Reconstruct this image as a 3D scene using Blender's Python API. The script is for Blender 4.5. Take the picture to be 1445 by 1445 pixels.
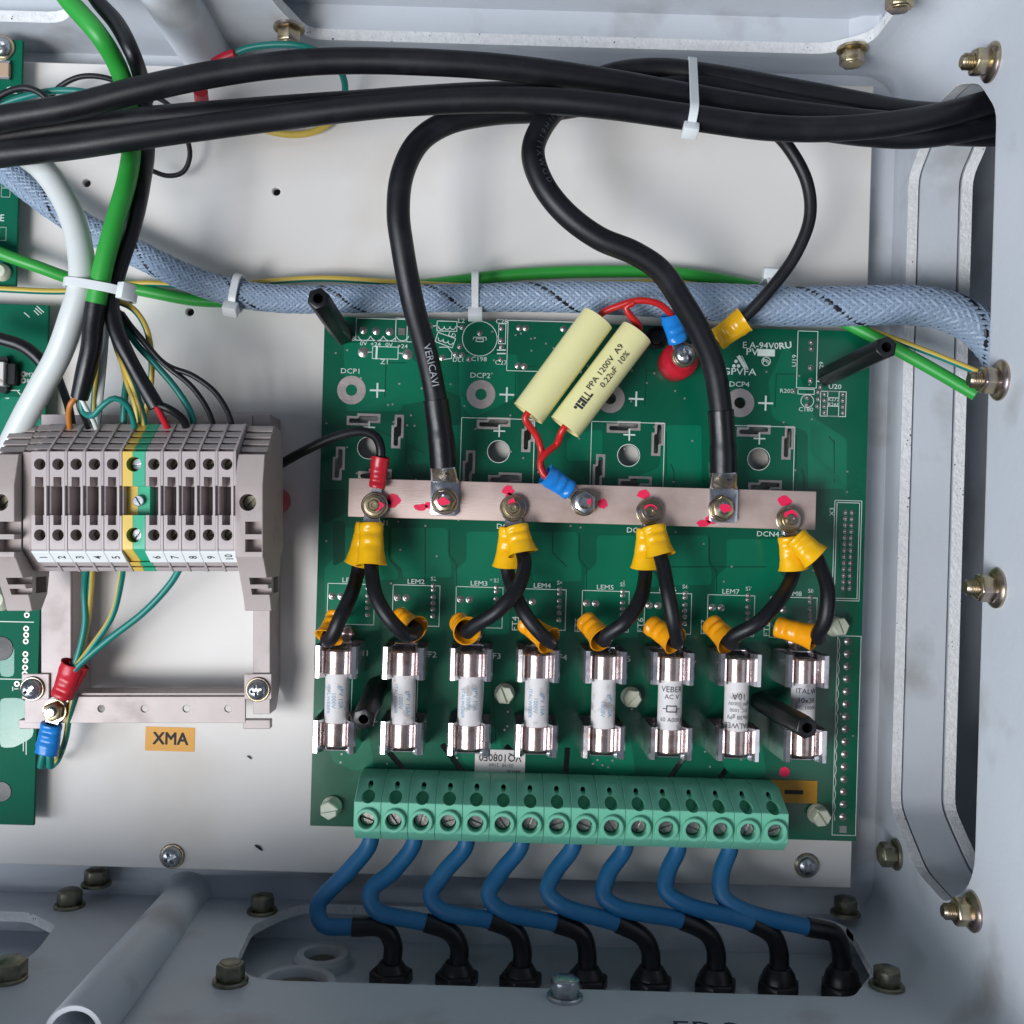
import bpy, bmesh, math, random
from mathutils import Vector, Matrix
from mathutils.geometry import delaunay_2d_cdt
random.seed(7)
for o in list(bpy.data.objects): bpy.data.objects.remove(o)
C = bpy.context.scene.collection
SC = bpy.context.scene
# ------------------------------------------------------------------ camera, light, exposure
S = 0.001                      # everything below is measured in millimetres
F, D0, VX, VY, ROLL = 1445.0, 430.0, 700.0, 750.0, math.radians(1.65)
CA, SA = math.cos(ROLL), math.sin(ROLL)
cd = bpy.data.cameras.new('camera'); cam = bpy.data.objects.new('camera', cd); C.objects.link(cam)
cd.sensor_width = 36; cd.lens = 36; cd.clip_start = 0.01; cd.clip_end = 50
cd.shift_x = (722.5 - VX) / 1445; cd.shift_y = (VY - 722.5) / 1445
cam.matrix_world = Matrix.Translation((0, -D0 * S, 0)) @ Matrix.Rotation(math.pi / 2, 4, 'X') @ Matrix.Rotation(ROLL, 4, 'Z')
SC.camera = cam
wd = bpy.data.worlds.new('World'); SC.world = wd; wd.use_nodes = True
wd.node_tree.nodes['Background'].inputs[0].default_value = (0.66, 0.77, 1.0, 1)
wd.node_tree.nodes['Background'].inputs[1].default_value = 0.14
def area(name, loc, target, sx, sy, power, col):
    l = bpy.data.lights.new(name, 'AREA'); l.shape = 'RECTANGLE'; l.size = sx; l.size_y = sy; l.energy = power; l.color = col
    o = bpy.data.objects.new(name, l); C.objects.link(o); o.location = loc
    o.rotation_euler = (Vector(target) - Vector(loc)).to_track_quat('-Z', 'Y').to_euler(); o['kind'] = 'helper'
    return o
area('key_lamp', (-0.55, -1.15, -0.46), (0, 0, 0.0), 0.36, 0.36, 7.0, (1.0, 0.965, 0.93))
area('soft_fill_lamp', (-1.1, -1.2, -0.55), (0.03, 0, 0.02), 1.1, 0.9, 25.0, (0.84, 0.91, 1.0))  # added broad bluish fill for the walls and plate; no window is known there
SC.view_settings.view_transform = 'Standard'; SC.view_settings.look = 'None'
SC.view_settings.exposure = 0.08; SC.view_settings.gamma = 1.0; SC.view_settings.use_curve_mapping = False
SC.cycles.max_bounces = 8; SC.cycles.use_denoising = True
# ------------------------------------------------------------------ coordinates
# board frame: x right, y up, h = height above the mounting plate towards the viewer (mm)
def P(px, py, h):
    k = F / (D0 - h); dx, dy = px - VX, py - VY
    return Vector(((dx * CA + dy * SA) / k, (dx * SA - dy * CA) / k, h))
def PX(px, py, X):             # point of the wall x = X seen in that direction -> (y, h)
    dx, dy = px - VX, py - VY
    D = X * F / (dx * CA + dy * SA)
    return ((dx * SA - dy * CA) * D / F, D0 - D)
def PY(px, py, Y):             # point of the wall y = Y -> (x, h)
    dx, dy = px - VX, py - VY
    D = Y * F / (dx * SA - dy * CA)
    return ((dx * CA + dy * SA) * D / F, D0 - D)
def PL(pts): return [P(*p) for p in pts]
def W(v): return Vector((v[0] * S, -v[2] * S, v[1] * S))
# ------------------------------------------------------------------ mesh builder
def catmull(pts, step=1.6):
    pts = [Vector(p) for p in pts]
    if len(pts) < 3:
        n = max(2, int((pts[1] - pts[0]).length / step))
        return [pts[0].lerp(pts[1], i / n) for i in range(n + 1)]
    P_ = [2 * pts[0] - pts[1]] + pts + [2 * pts[-1] - pts[-2]]
    out = []
    for i in range(1, len(P_) - 2):
        p0, p1, p2, p3 = P_[i - 1:i + 3]
        # centripetal
        def tj(t, a, b): return t + max((b - a).length, 1e-4) ** 0.5
        t0 = 0; t1 = tj(t0, p0, p1); t2 = tj(t1, p1, p2); t3 = tj(t2, p2, p3)
        n = max(2, int((p2 - p1).length / step))
        for j in range(n):
            t = t1 + (t2 - t1) * j / n
            A1 = p0 * ((t1 - t) / (t1 - t0)) + p1 * ((t - t0) / (t1 - t0))
            A2 = p1 * ((t2 - t) / (t2 - t1)) + p2 * ((t - t1) / (t2 - t1))
            A3 = p2 * ((t3 - t) / (t3 - t2)) + p3 * ((t - t2) / (t3 - t2))
            B1 = A1 * ((t2 - t) / (t2 - t0)) + A2 * ((t - t0) / (t2 - t0))
            B2 = A2 * ((t3 - t) / (t3 - t1)) + A3 * ((t - t1) / (t3 - t1))
            out.append(B1 * ((t2 - t) / (t2 - t1)) + B2 * ((t - t1) / (t2 - t1)))
    out.append(pts[-1])
    return out
def frames(path):
    n = len(path); T = []
    for i in range(n):
        d = path[min(i + 1, n - 1)] - path[max(i - 1, 0)]
        T.append(d.normalized() if d.length > 1e-9 else Vector((1, 0, 0)))
    up = Vector((0, 0, 1))
    if abs(T[0].dot(up)) > 0.95: up = Vector((0, 1, 0))
    N = [(up - T[0] * up.dot(T[0])).normalized()]
    for i in range(1, n):
        v = N[-1] - T[i] * N[-1].dot(T[i])
        N.append(v.normalized())
    B = [T[i].cross(N[i]) for i in range(n)]
    return T, N, B
def axis_matrix(origin, axis, ref=None):
    z = Vector(axis).normalized()
    r = Vector(ref) if ref is not None else (Vector((1, 0, 0)) if abs(z.x) < 0.9 else Vector((0, 1, 0)))
    x = (r - z * r.dot(z)).normalized(); y = z.cross(x)
    m = Matrix((x, y, z)).transposed().to_4x4(); m.translation = Vector(origin)
    return m
class MB:
    def __init__(s): s.v = []; s.f = []; s.M = None
    def add(s, vs, fs):
        b = len(s.v)
        for v in vs:
            v = Vector(v); s.v.append(s.M @ v if s.M is not None else v)
        s.f += [tuple(b + i for i in f) for f in fs]
        return s
    def box(s, x0, x1, y0, y1, z0, z1):
        return s.add([(x, y, z) for z in (z0, z1) for y in (y0, y1) for x in (x0, x1)],
                     [(0, 2, 3, 1), (4, 5, 7, 6), (0, 1, 5, 4), (2, 6, 7, 3), (0, 4, 6, 2), (1, 3, 7, 5)])
    def lathe(s, prof, seg=20, close=True):     # prof: (r, z) round local z
        vs = []; fs = []
        for r, z in prof:
            vs += [(r * math.cos(2 * math.pi * i / seg), r * math.sin(2 * math.pi * i / seg), z) for i in range(seg)]
        for k in range(len(prof) - 1):
            for i in range(seg):
                j = (i + 1) % seg
                fs.append((k * seg + i, k * seg + j, (k + 1) * seg + j, (k + 1) * seg + i))
        if close:
            fs.append(tuple(range(seg - 1, -1, -1))); fs.append(tuple((len(prof) - 1) * seg + i for i in range(seg)))
        return s.add(vs, fs)
    def cyl(s, p0, p1, r0, r1=None, seg=18):
        p0, p1 = Vector(p0), Vector(p1); r1 = r0 if r1 is None else r1
        old = s.M; m = axis_matrix(p0, p1 - p0); s.M = old @ m if old is not None else m
        s.lathe([(r0, 0), (r1, (p1 - p0).length)], seg); s.M = old
        return s
    def prism(s, poly, a0, a1, fn):             # closed polygon extruded between a0 and a1; fn(u, v, a) -> point
        n = len(poly)
        vs = [fn(u, v, a0) for u, v in poly] + [fn(u, v, a1) for u, v in poly]
        fs = [tuple(range(n)), tuple(range(2 * n - 1, n - 1, -1))] + [(i, (i + 1) % n, n + (i + 1) % n, n + i) for i in range(n)]
        return s.add(vs, fs)
    def sheet(s, outer, holes, a0, a1, fn):     # flat plate with holes
        pts = []; edges = []; loops = []
        for lp in [outer] + list(holes):
            b = len(pts); n = len(lp); pts += [Vector((p[0], p[1])) for p in lp]
            loops.append(tuple(range(b, b + n)))
        vo, eo, fo, *_ = delaunay_2d_cdt(pts, [], loops, 2, 1e-6)
        n = len(vo)
        vs = [fn(p[0], p[1], a0) for p in vo] + [fn(p[0], p[1], a1) for p in vo]
        fs = [tuple(f) for f in fo] + [tuple(n + i for i in reversed(f)) for f in fo]
        cnt = {}
        for f in fo:
            for i in range(len(f)):
                a, b = f[i], f[(i + 1) % len(f)]; k = (min(a, b), max(a, b)); cnt[k] = cnt.get(k, 0) + 1
        fs += [(a, b, n + b, n + a) for (a, b), c in cnt.items() if c == 1]
        return s.add(vs, fs)
    def tube(s, path, r, seg=14, caps=True, flat=None, wob=0.0, raw=False):
        path = path if raw else catmull(path)
        T, N, B = frames(path); n = len(path); vs = []; fs = []
        for i in range(n):
            rr = r(i / (n - 1)) if callable(r) else r
            if wob: rr *= 1 + wob * math.sin(i * 0.31 + rr) * math.sin(i * 0.117)
            for k in range(seg):
                a = 2 * math.pi * k / seg
                u, w = math.cos(a) * rr, math.sin(a) * rr
                if flat: u *= flat
                vs.append(path[i] + N[i] * u + B[i] * w)
        for i in range(n - 1):
            for k in range(seg):
                j = (k + 1) % seg
                fs.append((i * seg + k, i * seg + j, (i + 1) * seg + j, (i + 1) * seg + k))
        if caps: fs += [tuple(range(seg - 1, -1, -1)), tuple((n - 1) * seg + k for k in range(seg))]
        return s.add(vs, fs)
    def mesh(s, name, mat, org=(0, 0, 0), bevel=0.0, seg=1, smooth=35, recalc=True):
        me = bpy.data.meshes.new(name); o = Vector(org)
        me.from_pydata([W(v - o) for v in s.v], [], s.f)
        if recalc or bevel:
            bm = bmesh.new(); bm.from_mesh(me)
            bmesh.ops.recalc_face_normals(bm, faces=bm.faces)
            if bevel:
                bmesh.ops.remove_doubles(bm, verts=bm.verts, dist=1e-7)
                es = [e for e in bm.edges if len(e.link_faces) == 2 and e.calc_face_angle(0) > math.radians(28)]
                bmesh.ops.bevel(bm, geom=es, offset=bevel * S, segments=seg, profile=0.5, affect='EDGES', clamp_overlap=True)
            bm.to_mesh(me); bm.free()
        me.materials.append(mat); me.shade_smooth(); me.set_sharp_from_angle(angle=math.radians(smooth))
        return me
def linkobj(name, me, parent=None, org=None):
    o = bpy.data.objects.new(name, me); C.objects.link(o)
    if parent is not None: o.parent = parent
    elif org is not None: o.location = W(org)
    return o
def tag(o, label=None, cat=None, group=None, kind=None):
    if label: o['label'] = label
    if cat: o['category'] = cat
    if group: o['group'] = group
    if kind: o['kind'] = kind
    return o
ORG = {}
def thing(name, label, cat, org, group=None):
    o = bpy.data.objects.new(name, None); C.objects.link(o); o.location = W(org); o.empty_display_size = 0.005
    ORG[o.name] = Vector(org)
    return tag(o, label, cat, group)
def part(name, mb, mat, parent, bevel=0.0, seg=1, smooth=35, kind=None, label=None, recalc=True):
    r = parent
    while r.parent is not None: r = r.parent
    o = linkobj(name, mb.mesh(name, mat, ORG[r.name], bevel, seg, smooth, recalc), parent)
    return tag(o, label, None, None, kind)
def single(name, mb, mat, label, cat, group=None, bevel=0.0, seg=1, smooth=35, kind=None, recalc=True):
    c = sum(mb.v, Vector((0, 0, 0))) / len(mb.v)
    o = linkobj(name, mb.mesh(name, mat, c, bevel, seg, smooth, recalc), None, c); ORG[o.name] = c
    return tag(o, label, cat, group, kind)
def struct(name, mb, mat, bevel=0.0, seg=1, smooth=35):
    return single(name, mb, mat, None, None, None, bevel, seg, smooth, 'structure')
def copy_thing(src, shift, label=None):
    r = src.copy(); C.objects.link(r); r.location = src.location + W(shift); ORG[r.name] = ORG[src.name] + Vector(shift)
    if label: r['label'] = label
    for ch in src.children:
        c = ch.copy(); C.objects.link(c); c.parent = r
        for g in ch.children:
            d = g.copy(); C.objects.link(d); d.parent = c
    return r
def cut(mesh_a, cutters):                       # boolean difference, returns a new mesh
    ob = bpy.data.objects.new('tmp', mesh_a); C.objects.link(ob); tmp = [ob]
    for m in cutters:
        oc = bpy.data.objects.new('tmpc', m); C.objects.link(oc); tmp.append(oc)
        md = ob.modifiers.new('b', 'BOOLEAN'); md.operation = 'DIFFERENCE'; md.object = oc; md.solver = 'EXACT'
    dg = bpy.context.evaluated_depsgraph_get(); dg.update()
    me = bpy.data.meshes.new_from_object(ob.evaluated_get(dg))
    for o in tmp: bpy.data.objects.remove(o)
    me.shade_smooth(); me.set_sharp_from_angle(angle=math.radians(32))
    return me
TXT = {}
def text2d(s, bold=0.0, fine=False):
    key = (s, bold, fine)
    if key not in TXT:
        cu = bpy.data.curves.new('t', 'FONT'); cu.body = s; cu.size = 1.0; cu.align_x = 'CENTER'; cu.align_y = 'CENTER'; cu.resolution_u = 2; cu.offset = bold
        o = bpy.data.objects.new('t', cu); C.objects.link(o)
        dg = bpy.context.evaluated_depsgraph_get(); dg.update()
        me = bpy.data.meshes.new_from_object(o.evaluated_get(dg))
        if fine:
            bm = bmesh.new(); bm.from_mesh(me)
            for _ in range(5):
                es = [e for e in bm.edges if e.calc_length() > 0.16]
                if not es: break
                bmesh.ops.subdivide_edges(bm, edges=es, cuts=1); bmesh.ops.triangulate(bm, faces=bm.faces)
            bm.to_mesh(me); bm.free()
        TXT[key] = ([(v.co.x, v.co.y) for v in me.vertices], [tuple(p.vertices) for p in me.polygons])
        bpy.data.objects.remove(o); bpy.data.curves.remove(cu); bpy.data.meshes.remove(me)
    return TXT[key]
def flat_text(mb, s, c, size, rot=0.0, bold=0.0, xs=1.0):
    vs, fs = text2d(s); ca, sa = math.cos(rot), math.sin(rot)
    for q, (ox, oy) in enumerate([(0, 0)] if not bold else [(-bold, -bold), (bold, -bold), (-bold, bold), (bold, bold), (0, 0)]):
        mb.add([(c[0] + ((x + ox) * xs * ca - (y + oy) * sa) * size, c[1] + ((x + ox) * xs * sa + (y + oy) * ca) * size, c[2] + .008 * q) for x, y in vs], fs)
def tube_text(mb, s, path, at, r, size, theta=0.0, flip=1, bold=0.0, across=False):
    # writing wrapped round a tube: along the path (or across it)
    path = catmull(path, 0.5); T, N, B = frames(path)
    L = [0.0]
    for i in range(1, len(path)): L.append(L[-1] + (path[i] - path[i - 1]).length)
    vs, fs = text2d(s, 0.0, True); out = []
    for x, y in vs:
        x *= size * flip; y *= size * flip
        u, w = (x, y) if not across else (y, -x)
        d = min(max(at + u, 0), L[-1] - 1e-6)
        i = 0
        lo, hi = 0, len(L) - 1
        while hi - lo > 1:
            mid = (lo + hi) // 2
            if L[mid] <= d: lo = mid
            else: hi = mid
        t = (d - L[lo]) / max(L[lo + 1] - L[lo], 1e-9)
        c = path[lo].lerp(path[lo + 1], t); n = N[lo].lerp(N[lo + 1], t).normalized(); b = B[lo].lerp(B[lo + 1], t).normalized()
        a = theta + w / r
        # the side facing the viewer (+h)
        zf = (Vector((0, 0, 1)) - T[lo] * T[lo].z).normalized(); bf = zf.cross(T[lo])
        out.append(c + zf * (r + 0.07) * math.cos(a) + bf * (r + 0.07) * math.sin(a))
    mb.add(out, fs)
def circle(cx, cy, r, n=20): return [(cx + r * math.cos(2 * math.pi * i / n), cy + r * math.sin(2 * math.pi * i / n)) for i in range(n)]
XY = lambda u, v, a: (u, v, a)                  # polygon in the board plane, extruded in h
YH = lambda u, v, a: (a, u, v)                  # polygon in (y, h), extruded in x
XH = lambda u, v, a: (u, a, v)                  # polygon in (x, h), extruded in y
# ------------------------------------------------------------------ materials
MAT = {}
def hexc(s):
    c = [int(s[i:i + 2], 16) / 255 for i in (0, 2, 4)]
    return tuple(x / 12.92 if x <= 0.04045 else ((x + 0.055) / 1.055) ** 2.4 for x in c) + (1,)
def mat(name, col, rough=0.5, metal=0.0, var=0.12, vs=60, bump=0.15, bs=600, coat=0.0, speck=None, rvar=0.12, aniso=None, sss=0.0, trans=0.0, spec=None, smudge=None):
    m = bpy.data.materials.new(name); m.use_nodes = True; nt = m.node_tree; N = nt.nodes; Lk = nt.links
    b = N['Principled BSDF']; col = hexc(col) if isinstance(col, str) else tuple(col) + ((1,) if len(col) == 3 else ())
    geo = N.new('ShaderNodeNewGeometry')
    vec = geo.outputs['Position']
    if aniso:
        mp = N.new('ShaderNodeMapping'); mp.inputs['Scale'].default_value = aniso; Lk.new(vec, mp.inputs['Vector']); vec = mp.outputs['Vector']
    n1 = N.new('ShaderNodeTexNoise'); n1.inputs['Scale'].default_value = vs; n1.inputs['Detail'].default_value = 5; n1.inputs['Roughness'].default_value = 0.6
    Lk.new(vec, n1.inputs['Vector'])
    mx = N.new('ShaderNodeMix'); mx.data_type = 'RGBA'
    mx.inputs[6].default_value = tuple(c * (1 - var) for c in col[:3]) + (1,)
    mx.inputs[7].default_value = tuple(min(1, c * (1 + var)) for c in col[:3]) + (1,)
    Lk.new(n1.outputs['Fac'], mx.inputs[0]); out = mx.outputs[2]
    if smudge:                                   # broad stains of another colour
        sc_, c2, lo, hi = smudge
        n4 = N.new('ShaderNodeTexNoise'); n4.inputs['Scale'].default_value = sc_; n4.inputs['Detail'].default_value = 6; Lk.new(geo.outputs['Position'], n4.inputs['Vector'])
        rp = N.new('ShaderNodeMapRange'); rp.inputs[1].default_value = lo; rp.inputs[2].default_value = hi; Lk.new(n4.outputs['Fac'], rp.inputs[0])
        m4 = N.new('ShaderNodeMix'); m4.data_type = 'RGBA'; m4.inputs[7].default_value = hexc(c2); Lk.new(rp.outputs[0], m4.inputs[0]); Lk.new(out, m4.inputs[6]); out = m4.outputs[2]
    if speck:
        sc_, c2, thr = speck
        vo = N.new('ShaderNodeTexVoronoi'); vo.inputs['Scale'].default_value = sc_; Lk.new(geo.outputs['Position'], vo.inputs['Vector'])
        n3 = N.new('ShaderNodeTexNoise'); n3.inputs['Scale'].default_value = sc_ * 0.35; Lk.new(geo.outputs['Position'], n3.inputs['Vector'])
        ad = N.new('ShaderNodeMath'); ad.operation = 'ADD'; Lk.new(vo.outputs['Distance'], ad.inputs[0]); Lk.new(n3.outputs['Fac'], ad.inputs[1])
        rp = N.new('ShaderNodeMapRange'); rp.inputs[1].default_value = thr; rp.inputs[2].default_value = thr + 0.05; rp.inputs[3].default_value = 1; rp.inputs[4].default_value = 0
        Lk.new(ad.outputs[0], rp.inputs[0])
        m2 = N.new('ShaderNodeMix'); m2.data_type = 'RGBA'; Lk.new(rp.outputs[0], m2.inputs[0]); Lk.new(out, m2.inputs[6]); m2.inputs[7].default_value = hexc(c2); out = m2.outputs[2]
    Lk.new(out, b.inputs['Base Color'])
    b.inputs['Metallic'].default_value = metal
    mr = N.new('ShaderNodeMapRange'); mr.inputs[3].default_value = max(0.02, rough - rvar); mr.inputs[4].default_value = min(1, rough + rvar)
    n2 = N.new('ShaderNodeTexNoise'); n2.inputs['Scale'].default_value = bs; n2.inputs['Detail'].default_value = 4
    Lk.new(vec, n2.inputs['Vector']); Lk.new(n1.outputs['Fac'], mr.inputs[0]); Lk.new(mr.outputs[0], b.inputs['Roughness'])
    if bump:
        bp = N.new('ShaderNodeBump'); bp.inputs['Strength'].default_value = bump; bp.inputs['Distance'].default_value = 0.0004
        Lk.new(n2.outputs['Fac'], bp.inputs['Height']); Lk.new(bp.outputs['Normal'], b.inputs['Normal'])
    if coat: b.inputs['Coat Weight'].default_value = coat; b.inputs['Coat Roughness'].default_value = 0.12
    if sss: b.inputs['Subsurface Weight'].default_value = sss; b.inputs['Subsurface Radius'].default_value = (0.003, 0.002, 0.0015)
    if trans: b.inputs['Transmission Weight'].default_value = trans
    if spec is not None: b.inputs['Specular IOR Level'].default_value = spec
    MAT[name] = m
    return m
M_plate = mat('plate_paint', 'e5e1dd', 0.5, var=0.045, vs=9, bump=0.05, bs=900, speck=(95, '4a4038', 0.30), smudge=(14, 'cbc1b2', 0.52, 0.85))
M_wall = mat('cabinet_paint', 'cdd2d9', 0.42, var=0.06, vs=14, bump=0.28, bs=330, speck=(95, '4f4640', 0.25), smudge=(24, '9a9590', 0.55, 0.8))
M_cut = mat('cut_edge', 'e9e9ec', 0.75, var=0.25, vs=420, bump=1.0, bs=900, speck=(520, '6a6466', 0.5))
M_rubber = mat('black_rubber', '0c0d13', 0.46, var=0.25, vs=120, bump=0.12, bs=1500, spec=0.42, smudge=(70, '24252a', 0.52, 0.8))
M_shrink = mat('heat_shrink', '0b0c11', 0.36, var=0.2, vs=90, bump=0.25, bs=260)
M_blackp = mat('black_plastic', '0e0f12', 0.38, var=0.2, bump=0.08)
M_pcb = mat('solder_mask', '045a41', 0.24, var=0.3, vs=20, bump=0.03, bs=300, coat=0.1, speck=(150, '9aa89a', 0.17))
M_pour = mat('mask_over_copper', '066e50', 0.24, var=0.28, vs=20, bump=0.03, bs=300, coat=0.1, speck=(150, '9aa89a', 0.17))
M_pcb2 = mat('teal_mask', '056048', 0.62, var=0.2, vs=30, bump=0.03, spec=0.12)
M_edge = mat('board_edge', '24503c', 0.7)
M_trace = mat('mask_over_gap', '034532', 0.26, var=0.12, vs=26, bump=0.03, coat=0.1)
M_silk = mat('silkscreen', 'd6e2da', 0.6, var=0.12, vs=300, bump=0.0)
M_tinpad = mat('tinned_pad', 'b9aeab', 0.42, metal=0.55, var=0.15, vs=300, bump=0.2, bs=900)
M_solder = mat('solder', 'a8a4a0', 0.3, metal=0.8, var=0.25, vs=600, bump=0.2)
M_bus = mat('tinned_busbar', 'c4aea6', 0.5, metal=0.2, var=0.09, vs=70, bump=0.25, bs=700, aniso=(.25, 1, 4), smudge=(45, '9c8478', 0.48, 0.8))
M_silver = mat('tinned_lug', 'd2d3d8', 0.26, metal=1.0, var=0.12, vs=200, bump=0.08)
M_zinc = mat('zinc_plated', 'bcc0c4', 0.3, metal=1.0, var=0.18, vs=260, bump=0.12)
M_yzinc = mat('yellow_zinc', 'b8a988', 0.3, metal=1.0, var=0.2, vs=260, bump=0.12, smudge=(160, '9c8f95', 0.45, 0.7))
M_dzinc = mat('dull_zinc', '8c8a78', 0.42, metal=0.9, var=0.25, vs=300, bump=0.2, smudge=(200, '5e5648', 0.5, 0.7))
M_nickel = mat('clip_nickel', 'd8d6da', 0.17, metal=0.92, var=0.2, vs=160, bump=0.06, smudge=(120, '9a8a88', 0.55, 0.75))
M_cap = mat('fuse_cap', 'c2aeaa', 0.25, metal=0.85, var=0.18, vs=220, bump=0.05, smudge=(180, '8a6c62', 0.5, 0.75))
M_ceramic = mat('fuse_ceramic', 'dcd8d7', 0.6, var=0.1, vs=250, bump=0.15, speck=(260, '7d726e', 0.25), smudge=(170, '8f8582', 0.56, 0.74))
M_inkb = mat('blue_ink', '6d9cba', 0.7, var=0.3, vs=900, bump=0)
M_inkd = mat('dark_ink', '26282e', 0.7, var=0.3, vs=900, bump=0)
M_yel = mat('yellow_nylon', 'efb70f', 0.24, var=0.12, vs=160, bump=0.2, bs=350, sss=0.3)
M_org = mat('orange_nylon', 'f0a012', 0.24, var=0.12, vs=160, bump=0.2, bs=350, sss=0.3)
M_red = mat('red_vinyl', 'c01f30', 0.34, var=0.12, vs=120, bump=0.1, sss=0.05)
M_redw = mat('red_wire', 'bf1e1e', 0.35, var=0.12, vs=150, bump=0.05)
M_blue = mat('blue_vinyl', '1c7fd0', 0.28, var=0.12, vs=150, bump=0.12, sss=0.1)
M_bcable = mat('blue_cable', '1d6a9c', 0.5, var=0.12, vs=80, bump=0.08, bs=1200, smudge=(60, '3c7ca6', 0.52, 0.8))
M_mark = mat('red_marker', 'ea1c50', 0.5, var=0.12, vs=300, bump=0.1)
M_green = mat('green_jacket', '2f9e3c', 0.4, var=0.12, vs=60, bump=0.05)
M_teal = mat('teal_wire', '0f7a70', 0.4, var=0.1, vs=60, bump=0.03)
M_yw = mat('yellow_wire', 'cdb04a', 0.4, var=0.1, bump=0.03)
M_orw = mat('orange_wire', 'b8712c', 0.4, bump=0.03)
M_white = mat('white_jacket', 'd3d8d6', 0.42, var=0.05, vs=40, bump=0.05)
M_grey = mat('din_grey', 'b8adac', 0.48, var=0.07, vs=70, bump=0.12, bs=1500)
M_grey2 = mat('clamp_grey', 'b0a4a0', 0.5, var=0.07, vs=70, bump=0.12, bs=1500, smudge=(90, '8c8082', 0.58, 0.8))
M_marker = mat('marker_white', 'f0f4f3', 0.4, var=0.03, bump=0.02)
M_dgreen = mat('earth_green', '2fae86', 0.42, bump=0.08)
M_dyel = mat('earth_yellow', 'e2c05a', 0.42, bump=0.08)
M_brack = mat('bracket_steel', 'b3a8a6', 0.5, metal=0.25, var=0.08, vs=60, bump=0.08, smudge=(60, '9c8f8d', 0.55, 0.8))
M_tgreen = mat('terminal_green', '78c9ab', 0.4, var=0.06, vs=80, bump=0.06)
M_hole = mat('recess_shade', '0a0b0c', 0.8, bump=0)  # near-black colour standing in for the shade inside small holes
M_nylon = mat('white_nylon', 'd8dcc8', 0.42, var=0.08, bump=0.1, sss=0.3)
M_tie = mat('cable_tie', 'dfe3e4', 0.35, var=0.05, bump=0.05, sss=0.3)
M_film = mat('capacitor_film', 'e6e0a4', 0.36, var=0.05, vs=90, bump=0.10, bs=400, coat=0.2)
M_resin = mat('capacitor_resin', 'd8cf98', 0.6, var=0.12, vs=300, bump=0.3)
M_braid = mat('braid_strand', '8b9db3', 0.45, var=0.16, vs=500, bump=0.1)
M_core = mat('braid_core', '2c3440', 0.7, bump=0.1)
M_tracer = mat('tracer_strand', '12151c', 0.5, bump=0)
M_label = mat('orange_label', 'e2a335', 0.5, var=0.04, bump=0.03)
M_label2 = mat('ochre_label', 'c08a1e', 0.5, var=0.06, bump=0.03)
M_paper = mat('paper_label', 'd9d2d0', 0.6, var=0.06, vs=200, bump=0.05, smudge=(260, '8c6e58', 0.62, 0.72))
M_tan = mat('tan_component', 'b89c84', 0.5)
M_navy = mat('navy_pen', '22264e', 0.6, bump=0)
# ================================================================== the cabinet
XR, YT, YB, HB, HF, R = 168.0, 202.0, -162.0, -14.0, 160.0, 16.0
XL = -270.0
def arc_poly(cx, cy, r, a0, a1, n=8): return [(cx + r * math.cos(a0 + (a1 - a0) * i / n), cy + r * math.sin(a0 + (a1 - a0) * i / n)) for i in range(n + 1)]
def smooth_corners(poly, r=5, n=4):
    out = []
    m = len(poly)
    for i in range(m):
        p0, p1, p2 = Vector(poly[i - 1]), Vector(poly[i]), Vector(poly[(i + 1) % m])
        a = (p0 - p1); b = (p2 - p1); ra = min(r, a.length * 0.45); rb = min(r, b.length * 0.45)
        A = p1 + a.normalized() * ra; B = p1 + b.normalized() * rb
        for k in range(n + 1):
            t = k / n; out.append(tuple((A * (1 - t) + p1 * t) * (1 - t) + (p1 * (1 - t) + B * t) * t))
    return out
def band(mb, poly, a0, a1, fn, th=0.25):        # thin lining round the inside of an opening
    n = len(poly); cx = sum(p[0] for p in poly) / n; cy = sum(p[1] for p in poly) / n
    inn = []
    for i in range(n):
        p0, p1, p2 = Vector(poly[i - 1]), Vector(poly[i]), Vector(poly[(i + 1) % n])
        t = (p2 - p0).normalized(); nn = Vector((-t.y, t.x))
        if nn.dot(Vector((cx, cy)) - p1) < 0: nn = -nn
        inn.append(tuple(p1 + nn * th))
    for i in range(n):
        j = (i + 1) % n
        mb.add([fn(*poly[i], a0), fn(*poly[j], a0), fn(*poly[j], a1), fn(*poly[i], a1), fn(*inn[i], a0), fn(*inn[j], a0), fn(*inn[j], a1), fn(*inn[i], a1)],
               [(4, 5, 6, 7), (0, 1, 5, 4), (3, 7, 6, 2)])
mb = MB().box(XL, XR + 2, YB - 2, YT + 2, HB - 2, HB); back = struct('back_wall', mb, M_wall)
# right side wall with its opening through to the next cabinet
AYH = lambda u, v, a: (a, u, v)
rp = [PX(*p, XR) for p in [(1284, 246), (1268, 750), (1258, 1138), (1274, 1183), (1293, 1230), (1334, 1276), (1366, 1255), (1379, 1226), (1390, 700), (1401, 160), (1383, 116), (1352, 118), (1312, 158), (1299, 206)]]
hfar = PX(1268, 750, XR)[1]; hnear = PX(1390, 750, XR)[1]
rp = [(rp[0][0], hfar), (rp[1][0], hfar), (rp[2][0], hfar)] + rp[3:7] + [(rp[7][0], hnear), (rp[8][0], hnear), (rp[9][0], hnear)] + rp[10:]
rp = smooth_corners(rp, 5, 3)
outer = [(YB + R, HB), (YT - R, HB), (YT - R, HF), (YB + R, HF)]
rw = struct('side_wall', MB().sheet(outer, [rp], XR, XR + 4, AYH), M_wall, smooth=25)
mb = MB(); band(mb, rp, XR - 0.05, XR + 4.05, AYH); part('cut_edge', mb, M_cut, rw)
big = [(YB - 4, HB), (YT + 4, HB), (YT + 4, HF), (YB - 4, HF)]
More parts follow.
